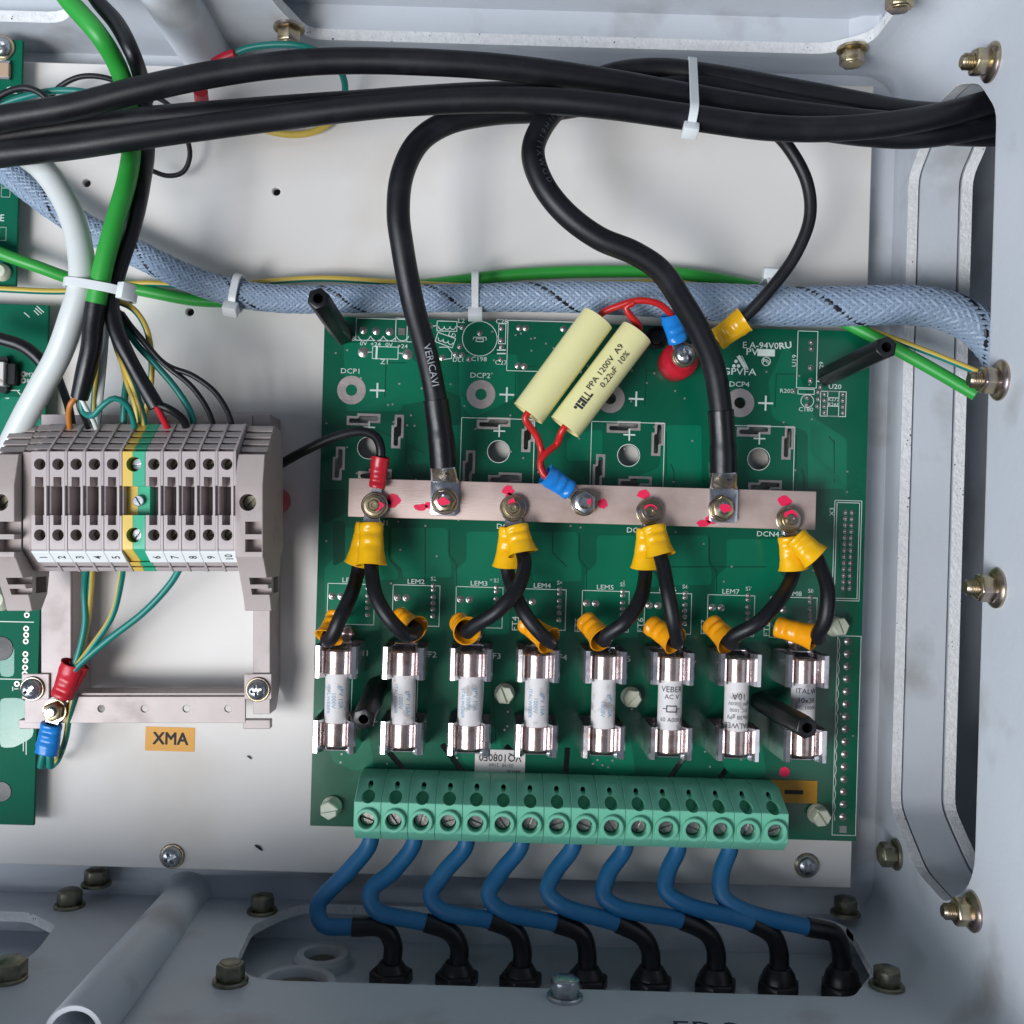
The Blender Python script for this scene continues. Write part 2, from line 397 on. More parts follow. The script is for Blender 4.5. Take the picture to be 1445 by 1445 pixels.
sp = struct('spacer_wall', MB().sheet(big, [rp], XR + 5.0, XR + 21.0, AYH), M_wall, smooth=25)
ow = struct('neighbour_wall', MB().sheet(big, [rp], XR + 22.2, XR + 26.6, AYH), M_wall, smooth=25)
mb = MB(); band(mb, rp, XR + 22.15, XR + 26.65, AYH); part('cut_edge', mb, M_cut, ow)
mb = MB()
x0, x1 = XR + 27.5, XR + 130
HN = HB - 75
mb.box(x0, x1, YB - 4, YT + 4, HN - 2, HN); mb.box(x0, x1, YB - 4, YT + 4, HF - 2, HF); mb.box(x1, x1 + 2, YB - 4, YT + 4, HN, HF - 2)
mb.box(x0, x1, YB - 6, YB - 4, HN, HF - 2); mb.box(x0, x1, YT + 4, YT + 6, HN, HF - 2); mb.box(x0, x0 + 2, YB - 4, YT + 4, HN, HB - 1)
struct('neighbour_cabinet', mb, M_wall)
# top wall with two openings
AXH = lambda u, v, a: (u, a, v)
tp = [PY(*p, YT) for p in [(432, 50), (1163, 82), (1232, 60), (1280, -4)]]
ht = (tp[0][1] + tp[1][1]) / 2
tl = PY(385, 4, YT)
tpoly = [(tp[0][0], ht), (tp[1][0], ht), tp[2], tp[3], (tp[3][0] + 4, tp[3][1] + 14), (tp[3][0] - 3, 92), (tl[0] - 4, 92), tl]
tpoly = smooth_corners(tpoly, 6, 3)
t2 = [PY(*p, YT) for p in [(-80, 26), (88, 33), (121, 2)]]
t2poly = smooth_corners([(-255, t2[1][1]), t2[1], t2[2], (t2[2][0] + 2, 92), (-255, 92)], 6, 3)
outer = [(XL, HB), (XR - R, HB), (XR - R, HF), (XL, HF)]
tw = struct('top_wall', MB().sheet(outer, [tpoly, t2poly], YT, YT + 4.5, AXH), M_wall, smooth=25)
mb = MB(); band(mb, tpoly, YT - 0.05, YT + 4.5, AXH); part('cut_edge', mb, M_cut, tw)
mb = MB(); band(mb, t2poly, YT - 0.05, YT + 4.5, AXH); part('cut_edge', mb, M_cut, tw)
mb = MB(); xa, xb = tl[0] - 12, tp[3][0] + 14
mb.box(xa, xb, YT + 4.56, YT + 16, ht - 5, ht - .3); mb.box(xa - 3, xb + 3, YT + 15, YT + 17, ht - 4, HF); mb.box(xa - 2, xa - .1, YT + 4.6, YT + 15.5, ht - 3, HF - 1); mb.box(xb + .1, xb + 2, YT + 4.6, YT + 15.5, ht - 3, HF - 1)
xm = tp[1][0] + 8
mb.prism([(xm, ht - 1), (xm + 6, ht + 3), (xm + 26, ht + 3), (xm + 30, ht - 1)], YT + 4.6, YT + 15.4, AXH)
mb.box(xm + 12, xm + 13.2, YT + 4.6, YT + 15, ht + 3, ht + 4.2)
struct('top_cover', mb, M_wall)
mb = MB(); mb.box(XL, t2[2][0] + 14, YT + 4.6, YT + 15, HB + 14, HB + 17); mb.box(XL, t2[2][0] + 14, YT + 15, YT + 17, HB + 14, HF)
struct('top_cover', mb, M_wall, bevel=0.6, seg=2)
# bottom wall with two openings
bp = [PY(*p, YB) for p in [(333, 1353), (355, 1306), (400, 1284), (431, 1279), (1165, 1292), (1200, 1310), (1234, 1372), (1222, 1386), (1199, 1399), (384, 1393), (349, 1378)]]
hb0 = (bp[3][1] + bp[4][1]) / 2; hb1 = (bp[8][1] + bp[9][1]) / 2
bp[3] = (bp[3][0], hb0); bp[4] = (bp[4][0], hb0); bp[8] = (bp[8][0], hb1); bp[9] = (bp[9][0], hb1)
bpoly = smooth_corners(bp, 4, 3)
b2 = [PY(*p, YB) for p in [(-60, 1284), (41, 1287), (80, 1306), (55, 1339), (28, 1362), (-60, 1362)]]
b2poly = smooth_corners([(-262, b2[1][1])] + b2[1:5] + [(-262, b2[4][1])], 4, 3)
outer = [(XL, HB), (XR - R, HB), (XR - R, HF), (XL, HF)]
bw = struct('bottom_wall', MB().sheet(outer, [bpoly, b2poly], YB - 4, YB, AXH), M_wall, smooth=25)
mb = MB(); band(mb, bpoly, YB - 4, YB + 0.05, AXH); part('cut_edge', mb, M_cut, bw)
mb = MB(); band(mb, b2poly, YB - 4, YB + 0.05, AXH); part('cut_edge', mb, M_cut, bw)
GY = -178.0
mb = MB().box(-130, 175, GY - 2, GY, HB, HF - 8); gp = struct('gland_plate', mb, M_wall)
m = MB().box(-130, 175, GY + .05, YB - 4.2, hb0 - 4, hb0 - 1.5); part('back_flange', m, M_wall, gp)
m = MB().box(-130, -128, GY + .05, YB - 4.2, hb0 - 1.4, HF - 8); part('end_flange', m, M_wall, gp)
m = MB().box(173, 175, GY + .05, YB - 4.2, hb0 - 1.4, HF - 8); part('end_flange', m, M_wall, gp)
gq = struct('gland_plate', MB().box(XL, -150, GY - 2, GY, HB, HF - 8), M_wall)
m = MB().box(XL, -150, GY + .05, YB - 4.2, hb0 - 4, hb0 - 1.5); part('back_flange', m, M_wall, gq)
# knockout rings on the gland plate
for (px, py, ro, ri, nm, lb) in [(417, 1385, 16, 12.2, 'knockout_ring', 'large grey knockout ring on the gland plate'), (455, 1345, 11.5, 7.6, 'knockout_ring', 'small grey knockout ring behind the large one')]:
    x, h = PY(px, py, GY + 5)
    t = thing(nm, lb, 'ring', (x, GY, h), 'knockout rings on the gland plate')
    m = MB(); m.M = axis_matrix((x, GY, h), (0, 1, 0)); m.lathe([(ro, 0), (ro, 3.5), (ro - 1.2, 5), (ri, 5), (ri - .4, 4.4), (ri - .4, 1.2), (0.01, 1.2)], 36, False); part('rim', m, M_wall, t)
    m = MB(); m.M = axis_matrix((x, GY, h), (0, 1, 0)); m.lathe([(ri - 1.4, 1.3), (ri - 1.4, 1.9), (ri - 2, 2.1), (0.01, 2.1)], 32, False); part('plug', m, M_dzinc, t)
# rounded inner corners
for (cx, cy, a0, nm) in [(XR - R, YB + R, -math.pi / 2, 'bottom'), (XR - R, YT - R, 0, 'top')]:
    pl = arc_poly(cx, cy, R, a0, a0 + math.pi / 2, 10); po = arc_poly(cx, cy, R + 3, a0 + math.pi / 2, a0, 10)
    struct('corner_wall', MB().prism(pl + po, HB, HF, XY), M_wall)
# pillars standing on the back wall
def pillar(c, top, lb, r=10.6, lean=(0, 0, 1)):
    t = thing('pillar', lb, 'pillar', (c.x, c.y, HB), 'round pillars welded to the back wall')
    m = MB(); m.M = axis_matrix((c.x, c.y, top), lean) @ Matrix.Translation((0, 0, -top)); m.lathe([(r + 2.4, HB), (r + 1.4, HB + 2), (r + .5, HB + 6), (r, HB + 12), (r, top - .8), (r - .5, top), (r - 1.9, top), (r - 2.3, top - .6), (r - 2.3, top - 30), (0.01, top - 30)], 40, False); part('shaft', m, M_wall, t)
pillar(P(104, 1461, 122), 122, 'grey hollow pillar below the mounting plate, pointing at the viewer', 9.2, P(104, 1461, 122) - P(252, 1281, 0))
pillar(Vector((P(285, 60, 0).x, 200.0, 0)), 118, 'pale pillar at the top behind the black cable bundle')
# ------------------------------------------------------------------ mounting plate
pt, pb, pr = P(700, 106, 0).y, P(700, 1239, 0).y, P(1216, 720, 0).x
holes = [circle(*P(px, py, 0)[:2], r, 14) for px, py, r in [(122, 258, 1.7), (390, 270, 1.7), (268, 440, 1.7)]]
ov = [(XL + 20, pb), (pr, pb), (pr, pt), (XL + 20, pt)]
plate = single('mounting_plate', MB().sheet(ov, holes, -3, 0, XY), M_plate, 'large off-white steel mounting plate with small drilled holes', 'plate', bevel=0.35)
# ------------------------------------------------------------------ fasteners
def hexpoly(af, rot=0.0): return [(af / math.sqrt(3) * math.cos(rot + math.pi / 3 * i), af / math.sqrt(3) * math.sin(rot + math.pi / 3 * i)) for i in range(6)]
def hex_head(m, af, z0, z1, rot=0.0, ch=0.6):
    p = hexpoly(af, rot); q = [(x * (1 - 0.10), y * (1 - 0.10)) for x, y in p]
    m.add([(x, y, z0) for x, y in p] + [(x, y, z1 - ch) for x, y in p] + [(x, y, z1) for x, y in q],
          [tuple(range(5, -1, -1))] + [(i, (i + 1) % 6, 6 + (i + 1) % 6, 6 + i) for i in range(6)] + [(6 + i, 6 + (i + 1) % 6, 12 + (i + 1) % 6, 12 + i) for i in range(6)] + [tuple(range(12, 18))])
def hex_bolt(base, axis, lb, af=9, hh=5.6, wr=6.3, mt=None, rot=0.3, group='hex bolts of the cabinet'):
    mt = mt or M_dzinc
    t = thing('hex_bolt', lb, 'bolt', base, group); A = axis_matrix(base, axis)
    m = MB(); m.M = A; m.lathe([(wr, 0), (wr, 1.0), (wr - .4, 1.4), (0.01, 1.4)], 28, False); part('washer', m, mt, t)
    m = MB(); m.M = A; hex_head(m, af, 1.4, 1.4 + hh, rot); m.lathe([(af * .40, 1.4 + hh), (af * .38, 1.8 + hh), (0.01, 1.8 + hh)], 18, False); part('head', m, mt, t, bevel=0.25)
    return t
def flange_nut(base, axis, lb, group='flanged nuts on the side wall'):
    t = thing('flange_nut', lb, 'nut', base, group); A = axis_matrix(base, axis)
    m = MB(); m.M = A; m.lathe([(6.8, 0), (6.8, .8), (6.3, 1.4), (4.8, 2.3), (0.01, 2.3)], 32, False); part('flange', m, M_yzinc, t)
    m = MB(); m.M = A; hex_head(m, 8.6, 1.8, 6.9, 0.25, 0.7); part('nut', m, M_yzinc, t, bevel=0.25)
    m = MB(); m.M = A
    pr_ = [(2.8, 7.0)]
    for i in range(4): pr_ += [(2.9, 7.4 + i * .8), (2.45, 7.8 + i * .8)]
    m.lathe(pr_ + [(2.0, 10.8), (0.01, 10.8)], 18, False); part('stud', m, M_yzinc, t)
    return t
def on_right(px, py):
    y, h = PX(px, py, XR); return Vector((XR, y, h))
def on_bottom(px, py):
    x, h = PY(px, py, YB); return Vector((x, YB, h))
def on_top(px, py):
    x, h = PY(px, py, YT); return Vector((x, YT, h))
flange_nut(on_right(1400, 88), (-1, 0, 0), 'flanged nut at the top corner above where the black cables leave')
flange_nut(on_right(1412, 537), (-1, 0, 0), 'flanged nut that the green earth wire reaches')
flange_nut(on_right(1407, 830), (-1, 0, 0), 'flanged nut halfway down the side wall, nothing attached')
flange_nut(on_right(1374, 1287), (-1, 0, 0), 'lowest flanged nut, below the side opening')
hex_bolt(on_right(1266, 1206), (-1, 0, 0), 'dull bolt on the side wall beside the lower plate corner')
hex_bolt(Vector(tuple(P(1186, 1283, HB + 4)[:2]) + (HB + 10,)), (0, 1, 0.0), 'dull bolt in the dark corner beyond the last blue cable')
hex_bolt(on_top(408, 38), (0, -1, 0), 'hex bolt hanging above the black cables near the red standoff', mt=M_yzinc)
hex_bolt(on_top(1203, 68), (0, -1, 0), 'hex bolt hanging beside the chamfer of the top opening', mt=M_yzinc)
hex_bolt(on_top(1270, -14), (0, -1, 0), 'hex bolt cut off by the upper picture border', mt=M_yzinc)
for px, py, lb in [(98, 1279, 'dull bolt between the bottom openings, left of the pillar'), (12, 1382, 'large bolt at the lower left corner of the picture'), (370, 1287, 'dull bolt at the back corner of the cable opening'),
                   (325, 1386, 'greenish bolt beside the large knockout ring'), (797, 1408, 'bright bolt in front of the row of cable glands'), (1251, 1393, 'dull bolt right of the last cable gland')]:
    hex_bolt(on_bottom(px, py), (0, 1, 0), lb, mt=M_zinc if px == 797 else M_dzinc, rot=0.3 + px * .01, af=11 if px == 12 else 9)
hex_bolt(Vector(tuple(P(136, 1249, -8)[:2]) + (-8,)) , (0, 1, 0), 'dull bolt half hidden under the plate edge near the pillar')
def cross_cutter(A, w, d, z):
    m = MB(); m.M = A; m.box(-w, w, -d, d, z - 1.6, z + 2); m.mesh
    n = MB(); n.M = A; n.box(-d, d, -w, w, z - 1.6, z + 2)
    return [m.mesh('c', M_hole), n.mesh('c', M_hole)]
def pan_screw(base, lb, r=4.3, washer=None, rot=0.3, group=None, mt=None, dark=True):
    t = thing('pan_head_screw', lb, 'screw', base, group); A = axis_matrix((0, 0, 0), (0, 0, 1)) @ Matrix.Rotation(rot, 4, 'Z')
    z = 0
    if washer:
        for (wr, wt) in washer:
            m = MB(); m.M = Matrix.Translation(base); m.lathe([(wr, z), (wr, z + wt * .7), (wr - .3, z + wt), (1.5, z + wt)], 30, False); part('washer', m, M_yzinc if wr > 4.6 else M_zinc, t); z += wt
    m = MB(); m.lathe([(r, z), (r, z + .5), (r * .93, z + 1.4), (r * .72, z + 2.2), (r * .4, z + 2.65), (0.01, z + 2.8)], 26, False)
    m.f.append(tuple(range(25, -1, -1)))
    me = cut(m.mesh('head', mt or M_zinc), cross_cutter(A, r * .58, r * .17, z + 2.4))
    linkobj('head', me, t)
    return t
pan_screw(P(243, 1208, 0), 'shiny cross-head screw at the plate bottom below the orange label', 4.4, [(5.2, .8)], .5, 'cross-head screws of the mounting plate')
pan_screw(P(1138, 1221, 0), 'shiny cross-head screw at the plate corner below the circuit board', 4.4, [(5.2, .8)], .9, 'cross-head screws of the mounting plate')
# pen marks on the bottom wall
m = MB(); x, h = PY(1000, 1452, YB + 0.08)
vs, fs = text2d('EP-2'); 
m.add([(x + u * 13, YB + 0.08, h + 0 - v * 13) for u, v in vs], fs); single('pen_writing', m, M_navy, 'dark blue pen writing on the bottom wall at the picture border', 'writing')
# ================================================================== main circuit board
BH = 8.0
bl, br_, bt, bb = P(448, 800, BH).x, P(1219, 800, BH).x, P(840, 457, BH).y, P(820, 1176, BH).y
def pxm(px, py): return P(px, py, BH)
GX, GYs = 183.5, 5.3
board_holes = []
for g in range(4):
    board_holes.append(circle(*pxm(520 + g * GX, 632 + g * GYs)[:2], 4.4, 24))
    board_holes.append(circle(*pxm(496 + g * 182.7, 550.5 + g * 6)[:2], 2.3, 18))
def slotpoly(c, vert, k=1.0, grow=0.0):
    # stepped slot: two rounded rectangles offset from each other
    w, d, s = 7.6 * k + grow, 1.15 * k + grow, 0.75 * k
    p = [(-w, -s - d), (w * .32 + grow * .4, -s - d), (w * .32 + grow * .4, s - d), (w, s - d), (w, s + d), (-w * .32 - grow * .4, s + d), (-w * .32 - grow * .4, -s + d), (-w, -s + d)]
    if vert: p = [(-y * -1, x) for x, y in p]
    return [(c[0] + x, c[1] + y) for x, y in p]
slots = []
for g in range(4):
    for (px, py, vert) in [(513, 592, 0), (561, 609, 1), (478, 654, 1), (529, 670, 0)]:
        slots.append((pxm(px + g * GX, py + g * GYs), vert))
board_holes += [smooth_corners(slotpoly(c, v, 0.78), .9, 3) for c, v in slots]
def slit(p0, p1, w):
    a, b = Vector(pxm(*p0)[:2]), Vector(pxm(*p1)[:2]); t = (b - a).normalized(); n = Vector((-t.y, t.x)) * w
    return [tuple(a + n), tuple(b + n), tuple(b - n), tuple(a - n)]
for p0, p1 in [((541, 1052), (576, 1093)), ((624, 1050), (656, 1093)), ((714, 1052), (722, 1062)), ((801, 1055), (798, 1096)), ((889, 1056), (873, 1098)), ((972, 1060), (945, 1098)), ((1040, 1066), (1016, 1098))]:
    board_holes.append(slit(p0, p1, 1.15))
board_holes += [slit((744 + g * GX - 1.5, 579 + g * GYs), (744 + g * GX - 1.5, 607 + g * GYs), 0.9) for g in (0,)] and []
brd = thing('circuit_board', 'large green circuit board with copper busbar, fuses and screw terminals on it', 'circuit board', ((bl + br_) / 2, (bt + bb) / 2, BH - 1.6))
sub = part('substrate', MB().sheet([(bl, bb), (br_, bb), (br_, bt), (bl, bt)], board_holes, BH - 1.6, BH, XY), M_pcb, brd, bevel=0.0)
# copper pours showing lighter through the solder mask
HP = BH + 0.05
def poly_px(pts, h=HP): return [tuple(P(x, y, BH)[:2]) for x, y in pts]
def pour(pts, mt=None, lift=0.0, r=1.5):
    if mt is M_trace: lift = .012
    pl = smooth_corners(poly_px(pts), r, 2)
    b = MB(); n = len(pl); b.add([(x, y, HP + lift) for x, y in pl], [tuple(range(n))])
    return part('copper_pour', b, mt or M_pour, sub, recalc=False)
for g in range(4):
    ox, oy = g * GX, g * GYs
    pour([(455 + ox + 20, 745 + oy), (548 + ox, 745 + oy), (548 + ox, 790 + oy), (562 + ox, 806 + oy), (562 + ox, 818 + oy), (535 + ox, 818 + oy), (535 + ox, 890 + oy), (458 + ox, 890 + oy), (458 + ox, 800 + oy), (475 + ox, 785 + oy)])
    if g < 3: pour([(552 + ox, 745 + oy), (632 + ox, 745 + oy), (632 + ox, 782 + oy), (637 + ox, 795 + oy), (637 + ox, 815 + oy), (568 + ox, 815 + oy), (568 + ox, 803 + oy), (552 + ox, 788 + oy)])
for g in range(8):
    ox, oy = g * 92.3, g * 2
    pour([(447 + ox, 1000 + oy), (470 + ox, 1075 + oy), (500 + ox, 1088 + oy), (528 + ox, 1082 + oy), (520 + ox, 1030 + oy), (500 + ox, 1010 + oy)]) if g in (0, 2, 4, 6) else None
pour([(485, 484), (552, 484), (600, 520), (600, 566), (566, 572), (566, 580), (488, 580)], M_pour)
pour([(648, 500), (730, 500), (730, 560), (668, 590), (648, 570)], M_pour)
pour([(820, 610), (850, 606), (850, 650), (800, 650), (800, 620)], M_pour)
pour([(940, 600), (990, 600), (990, 700), (900, 698), (900, 672), (930, 660)], M_pour)
pour([(1110, 480), (1150, 590), (1195, 620), (1195, 690), (1140, 690), (1140, 610), (1090, 590), (1084, 540)], M_pour)
for pts in ([(600, 560), (640, 545), (650, 560), (650, 600), (605, 600)], [(470, 735), (487, 735), (487, 790), (470, 800)], [(455, 690), (487, 690), (487, 726), (455, 740)], [(573, 655), (605, 655), (605, 674), (585, 676)]):
    pour(pts, M_trace)
# dark channels between pours (thin lines)
tr = MB()
def ribbon(mb, pts, w, h):
    pl = [Vector(P(x, y, BH)[:2]) for x, y in pts]
    for si_, (a, b) in enumerate(zip(pl, pl[1:])):
        t = (b - a); h_ = h + .006 * (si_ % 3)
        if t.length < 1e-6: continue
        t.normalize(); n = Vector((-t.y, t.x)) * w / 2; e = t * w * 0.4
        q = [a - e + n, b + e + n, b + e - n, a - e - n]
        mb.add([(v.x, v.y, h_) for v in q], [(3, 2, 1, 0)])
for g in range(4):
    ox, oy = g * GX, g * GYs
    for pts in ([(634 + ox, 748 + oy), (634 + ox, 783 + oy), (644 + ox, 796 + oy), (644 + ox, 826 + oy)], [(573 + ox, 512 + oy), (545 + ox, 512 + oy), (543 + ox, 560 + oy)], [(550 + ox, 748 + oy), (550 + ox, 790 + oy), (566 + ox, 806 + oy)], [(565 + ox, 585 + oy), (573 + ox, 600 + oy), (573 + ox, 660 + oy)], [(604 + ox - 24, 645 + oy), (604 + ox - 20, 655 + oy), (604 + ox - 20, 676 + oy)]):
        ribbon(tr, pts, 0.4, HP + 0.03 + .004 * g)
for pts in ([(1177, 622), (1177, 680)], [(1170, 616), (1177, 625)], [(463, 850), (463, 860)], [(600, 745), (600, 822)], [(780, 750), (780, 780), (800, 800)], [(905, 800), (1080, 800)], [(690, 905), (700, 1050)], [(520, 600), (600, 640)]):
    ribbon(tr, pts, 0.4, HP + 0.055)
via = MB(); rv_ = random.Random(3); fine_ = MB()
for i in range(150):
    px_, py_ = rv_.uniform(458, 1205), rv_.choice([rv_.uniform(590, 830), rv_.uniform(1000, 1085), rv_.uniform(455, 600)])
    c = pxm(px_, py_); via.M = Matrix.Translation((c.x, c.y, BH)); via.lathe([(.42, .07), (.4, .13), (.16, .13), (.14, .08)], 8, False)
for i, (x, y) in enumerate([(463, 823), (555, 825), (644, 827.5), (733, 830.5), (822, 833), (910, 836), (999, 839), (1087, 842)]):
    for k in range(3): ribbon(fine_, [(x + 57 + k * 3 - 3, y - 2), (x + 57 + k * 3 - 3, y - 14 - k * 3), (x + 50 + k * 5, y - 22 - k * 3)], .3, HP + .09 + k * .02)
for k in range(6): ribbon(fine_, [(1194 - k * .5, 700 - k), (1194 - k * 3, 690 - k * 4), (1160 - k * 3, 660 - k * 4), (1160 - k * 3, 600)], .28, HP + .09 + k * .02)
for k in range(5): ribbon(fine_, [(600 + k * 5, 512), (600 + k * 5, 530 + k * 4), (640 + k * 4, 545 + k * 4), (655, 545 + k * 5)], .28, HP + .09 + k * .02)
part('vias', via, M_tinpad, sub, kind='stuff'); part('fine_traces', fine_, M_pour, sub, kind='stuff', recalc=False)
part('trace_gaps', tr, M_trace, sub, kind='stuff', recalc=False)
# tinned pads
ring_mesh = None
def ring_pad(c, ro, ri, nm='ring_pad'):
    m = MB(); m.M = Matrix.Translation((c[0], c[1], 0)); m.lathe([(ri, BH - 0.3), (ri, BH + .12), (ro, BH + .12), (ro, BH)], 32, False); return part(nm, m, M_tinpad, sub)
for g in range(4):
    c = pxm(496 + g * 182.7, 550.5 + g * 6); ring_pad(c, 5.9, 2.35)
for c, v in slots:
    outl = slotpoly(c, v, 0.78, 1.0); inn = smooth_corners(slotpoly(c, v, 0.78, 0.03), .9, 3)
    part('slot_pad', MB().sheet(outl, [inn], BH - .2, BH + .12, XY), M_tinpad, sub)
# ---- silkscreen print
silk = MB(); HS = BH + 0.17; LW = 0.28
def L(*pts): ribbon(silk, pts, LW, HS)
def rect(x0, y0, x1, y1):
    sl = 0.0288
    L((x0, y0), (x1, y0 + (x1 - x0) * sl), (x1 - (y1 - y0) * sl, y1 + (x1 - x0) * sl), (x0 - (y1 - y0) * sl, y1), (x0, y0))
def ring(cx, cy, r, n=28, a0=0, a1=2 * math.pi): L(*[(cx + r * math.cos(a0 + (a1 - a0) * i / n), cy + r * math.sin(a0 + (a1 - a0) * i / n)) for i in range(n + 1)])
def T(s, px, py, sz, rot=0.0, bold=0.0, xs=1.15): flat_text(silk, s, P(px, py, BH)[:2] + (0,) if False else (P(px, py, BH).x, P(px, py, BH).y, HS), sz, rot, bold, xs)
def plus(px, py, s, w=0.75):
    ribbon(silk, [(px - s, py - s * .03), (px + s, py + s * .03)], w, HS); ribbon(silk, [(px + s * .03, py - s), (px - s * .03, py + s)], w, HS + .01)
for g in range(4):
    plus(532.5 + g * 182.6, 551 + g * 6, 9.5); plus(521 + g * GX, 603 + g * GYs, 7.5, .6)
    T('DCP%d' % (g + 1), 495 + g * 182.7, 524 + g * 6.2, 3.0); T('DCN%d' % (g + 1), 533 + g * GX, 736 + g * GYs + 2, 3.0)
    rect(468 + g * GX, 584 + g * GYs, 571 + g * GX, 690 + g * GYs) if g else None
    ring(520 + g * GX, 632 + g * GYs, 15.7)
# upper left connector and parts
rect(503, 449, 575, 480); rect(559, 449, 600, 482)
for i in range(4): ring(514 + i * 18, 472, 9, 10, 0.3, math.pi - .3)
rect(526, 489, 562, 506); ribbon(silk, [(532, 489), (531, 506)], .8, HS + .01); L((519, 497), (526, 497)); L((562, 498), (568, 499))
T('X8', 495, 478, 2.6); T('0V', 513, 485, 2.4); T('+24', 530, 486, 2.4); T('0V', 549, 487, 2.4); T('+24', 568, 489, 2.4); T('Z1', 543, 511, 2.8)
rect(617, 453, 645, 467); L((609, 460), (617, 460)); L((645, 461), (652, 462)); T('L2', 651, 453, 2.6)
for i in range(3): ring(623 + i * 8, 461, 4, 8, 0, math.pi)
L((618, 469), (643, 478), (638, 491), (614, 482), (618, 469)); T('LD', 638, 473, 2.4, -.35)
for i in range(3): ring(622 + i * 7, 478 + i * 2.3, 3.6, 8, 0.4, math.pi + .4)
L((620, 490), (632, 490), (638, 498), (637, 506), (620, 508)); T('DL1', 647, 508, 2.5); ring(648, 500, 5, 10, .6, 2.4)
ring(677, 478, 24.5, 40); rect(672, 478, 682, 482); L((668, 476), (668, 479)); L((686, 476), (686, 480)); L((668, 476), (686, 476)); T('C198', 676, 507, 2.6)
rect(704, 457, 714, 485); T('C28', 708, 454, 2.6); T('C27', 707, 512, 2.6)
ribbon(silk, [(702, 494), (713, 494)], .55, HS); ribbon(silk, [(702, 499), (713, 499)], .55, HS)
rect(717, 452, 822, 525 - 2)
# upper right marks
T('E A-94V0', 1073, 488, 3.7, 0, 0.004, 1.05); T('PV', 1061, 497, 4.0, 0, 0.004); 
b_ = MB()
c0 = P(1081, 498, BH); 
silk.add([(c0.x - 3.6, c0.y - 1.4, HS), (c0.x + 3.6, c0.y - 1.4, HS), (c0.x + 3.6, c0.y + 1.5, HS), (c0.x - 3.6, c0.y + 1.5, HS)], [(0, 1, 2, 3)])
T('RU', 1108, 488, 3.8, 0.15, .02, 1.1); ring(1081, 510, 6, 18); T('Pb', 1081, 510, 2.6); L((1077, 506), (1085, 514))
T('GPVFA', 1043, 525, 3.9, 0, 0.006, 1.2)
ribbon(silk, [(1042.5, 504), (1051, 518)], 1.5, HS); L((1051, 519), (1055, 519), (1047, 503), (1043, 503))
for q in [(1038.5, 510), (1035.5, 516.5), (1042, 516.5)]:
    c = P(*q, BH); silk.add([(x, y, HS) for x, y in circle(c.x, c.y, .75, 10)], [tuple(range(10))])
rect(1126, 467, 1154, 547); T('U19', 1121, 509, 2.6, math.pi / 2); T('C29', 1159, 518, 2.3, math.pi / 2)
ribbon(silk, [(1153.5, 533), (1164, 533.5)], .55, HS); ribbon(silk, [(1153.5, 538), (1164, 538.5)], .55, HS)
rect(1126, 549, 1149, 556); T('R203', 1110, 552, 2.4); T('U20', 1178, 546, 2.8, 0, .004); rect(1158, 552, 1194, 587); rect(1168, 552, 1184, 587); rect(1168, 561, 1184, 573)
T('R272', 1176, 564, 2.0); T('R268', 1176, 571, 2.0); ring(1139, 566, 9, 20); T('C180', 1137, 578, 2.4)
# current sensor outlines
LB = [(463, 823), (555, 825), (644, 827.5), (733, 830.5), (822, 833), (910, 836), (999, 839), (1087, 842)]
pins = []
for i, (x, y) in enumerate(LB):
    rect(x, y, x + 66, y + 57); T('LEM%d' % (i + 1), x + 32, y - 4, 2.8); T('S%d' % (i + 1), x + 57, y - 8, 2.3)
    pins += [(x + 6, y + 18, 1.25), (x + 18.5, y + 18.5, 1.25)]
    pins += [(x + 57 - k * .25, y + 1 + d, .8) for k, d in enumerate((0, 6, 16.5, 25, 33.5, 43))]
    T('F%d' % (i + 1), [515, 610, 701, 794, 884, 976, 1068, 1160][i], 922 + i * 2, 3.4)
for i, (x, y) in {3: (727, 880), 4: (815.5, 882), 5: (904, 882), 6: (993.5, 885), 7: (1082, 888)}.items(): T('FT%d' % (i + 1), x, y, 3.4, math.pi / 2)
for i in range(8):
    x = 498 + i * 92.5; L((x, 930 + i * 2.3), (x - 3, 1020 + i * 2.3))
# header and pin column at the board's side
rect(1178, 706, 1216, 847); rect(1181, 709, 1213, 844); T('X3', 1174, 722, 2.6, math.pi / 2)
for k in range(13):
    for c in (0, 1): pins.append((1194 + c * 9 - k * .28, 723 + k * 8.9 + c * .3, .85))
rect(1182, 897, 1215, 1178)
for k in range(16): pins.append((1196.3 - k * .48, 905 + k * 17.7, 1.35 if k < 15 else .2))
wv = [(1183 - q * .0288 * 4 * .25 + 2.2 * abs(math.sin(q * math.pi / 17.7)), 900 + q) for q in [i * 2.2 for i in range(118)]]
L(*wv)
L((512, 1090), (1085, 1106)); L((512, 1090), (510, 1100))
pins += [(513, 466, 1.4), (531, 467, 1.4), (550, 468, 1.4), (512.5, 497, 2.0), (575, 500, 2.0), (608, 460, .9), (652.5, 462, .9), (624, 505, 1), (649, 489, .9), (677, 470, .9), (708, 463, .8), (707.5, 480, .8), (707.5, 489, .8), (706.5, 507, .8),
         (733, 462.5, 1.1), (742, 463, 1.1), (731, 516, 1.1), (740, 517, 1.1), (795, 464, 1.1), (1145, 483, .9), (1145, 492, .9), (1144, 519, .9), (1144, 537, .9), (1159, 529, .8), (1158, 546, .8), (1120, 552, .8), (1155, 553, .8), (1155, 563, .8), (1154, 573, .8), (1139, 561, .8), (1139, 571, .8), (662, 507, .9), (643, 500, .9), (652, 501, .9)]
pins += [(1164, 556 + k * 8.7, .8) for k in range(4)] + [(1190, 556.5 + k * 8.7, .8) for k in range(4)]
part('silkscreen', silk, M_silk, sub, kind='stuff', recalc=False)
pd = MB()
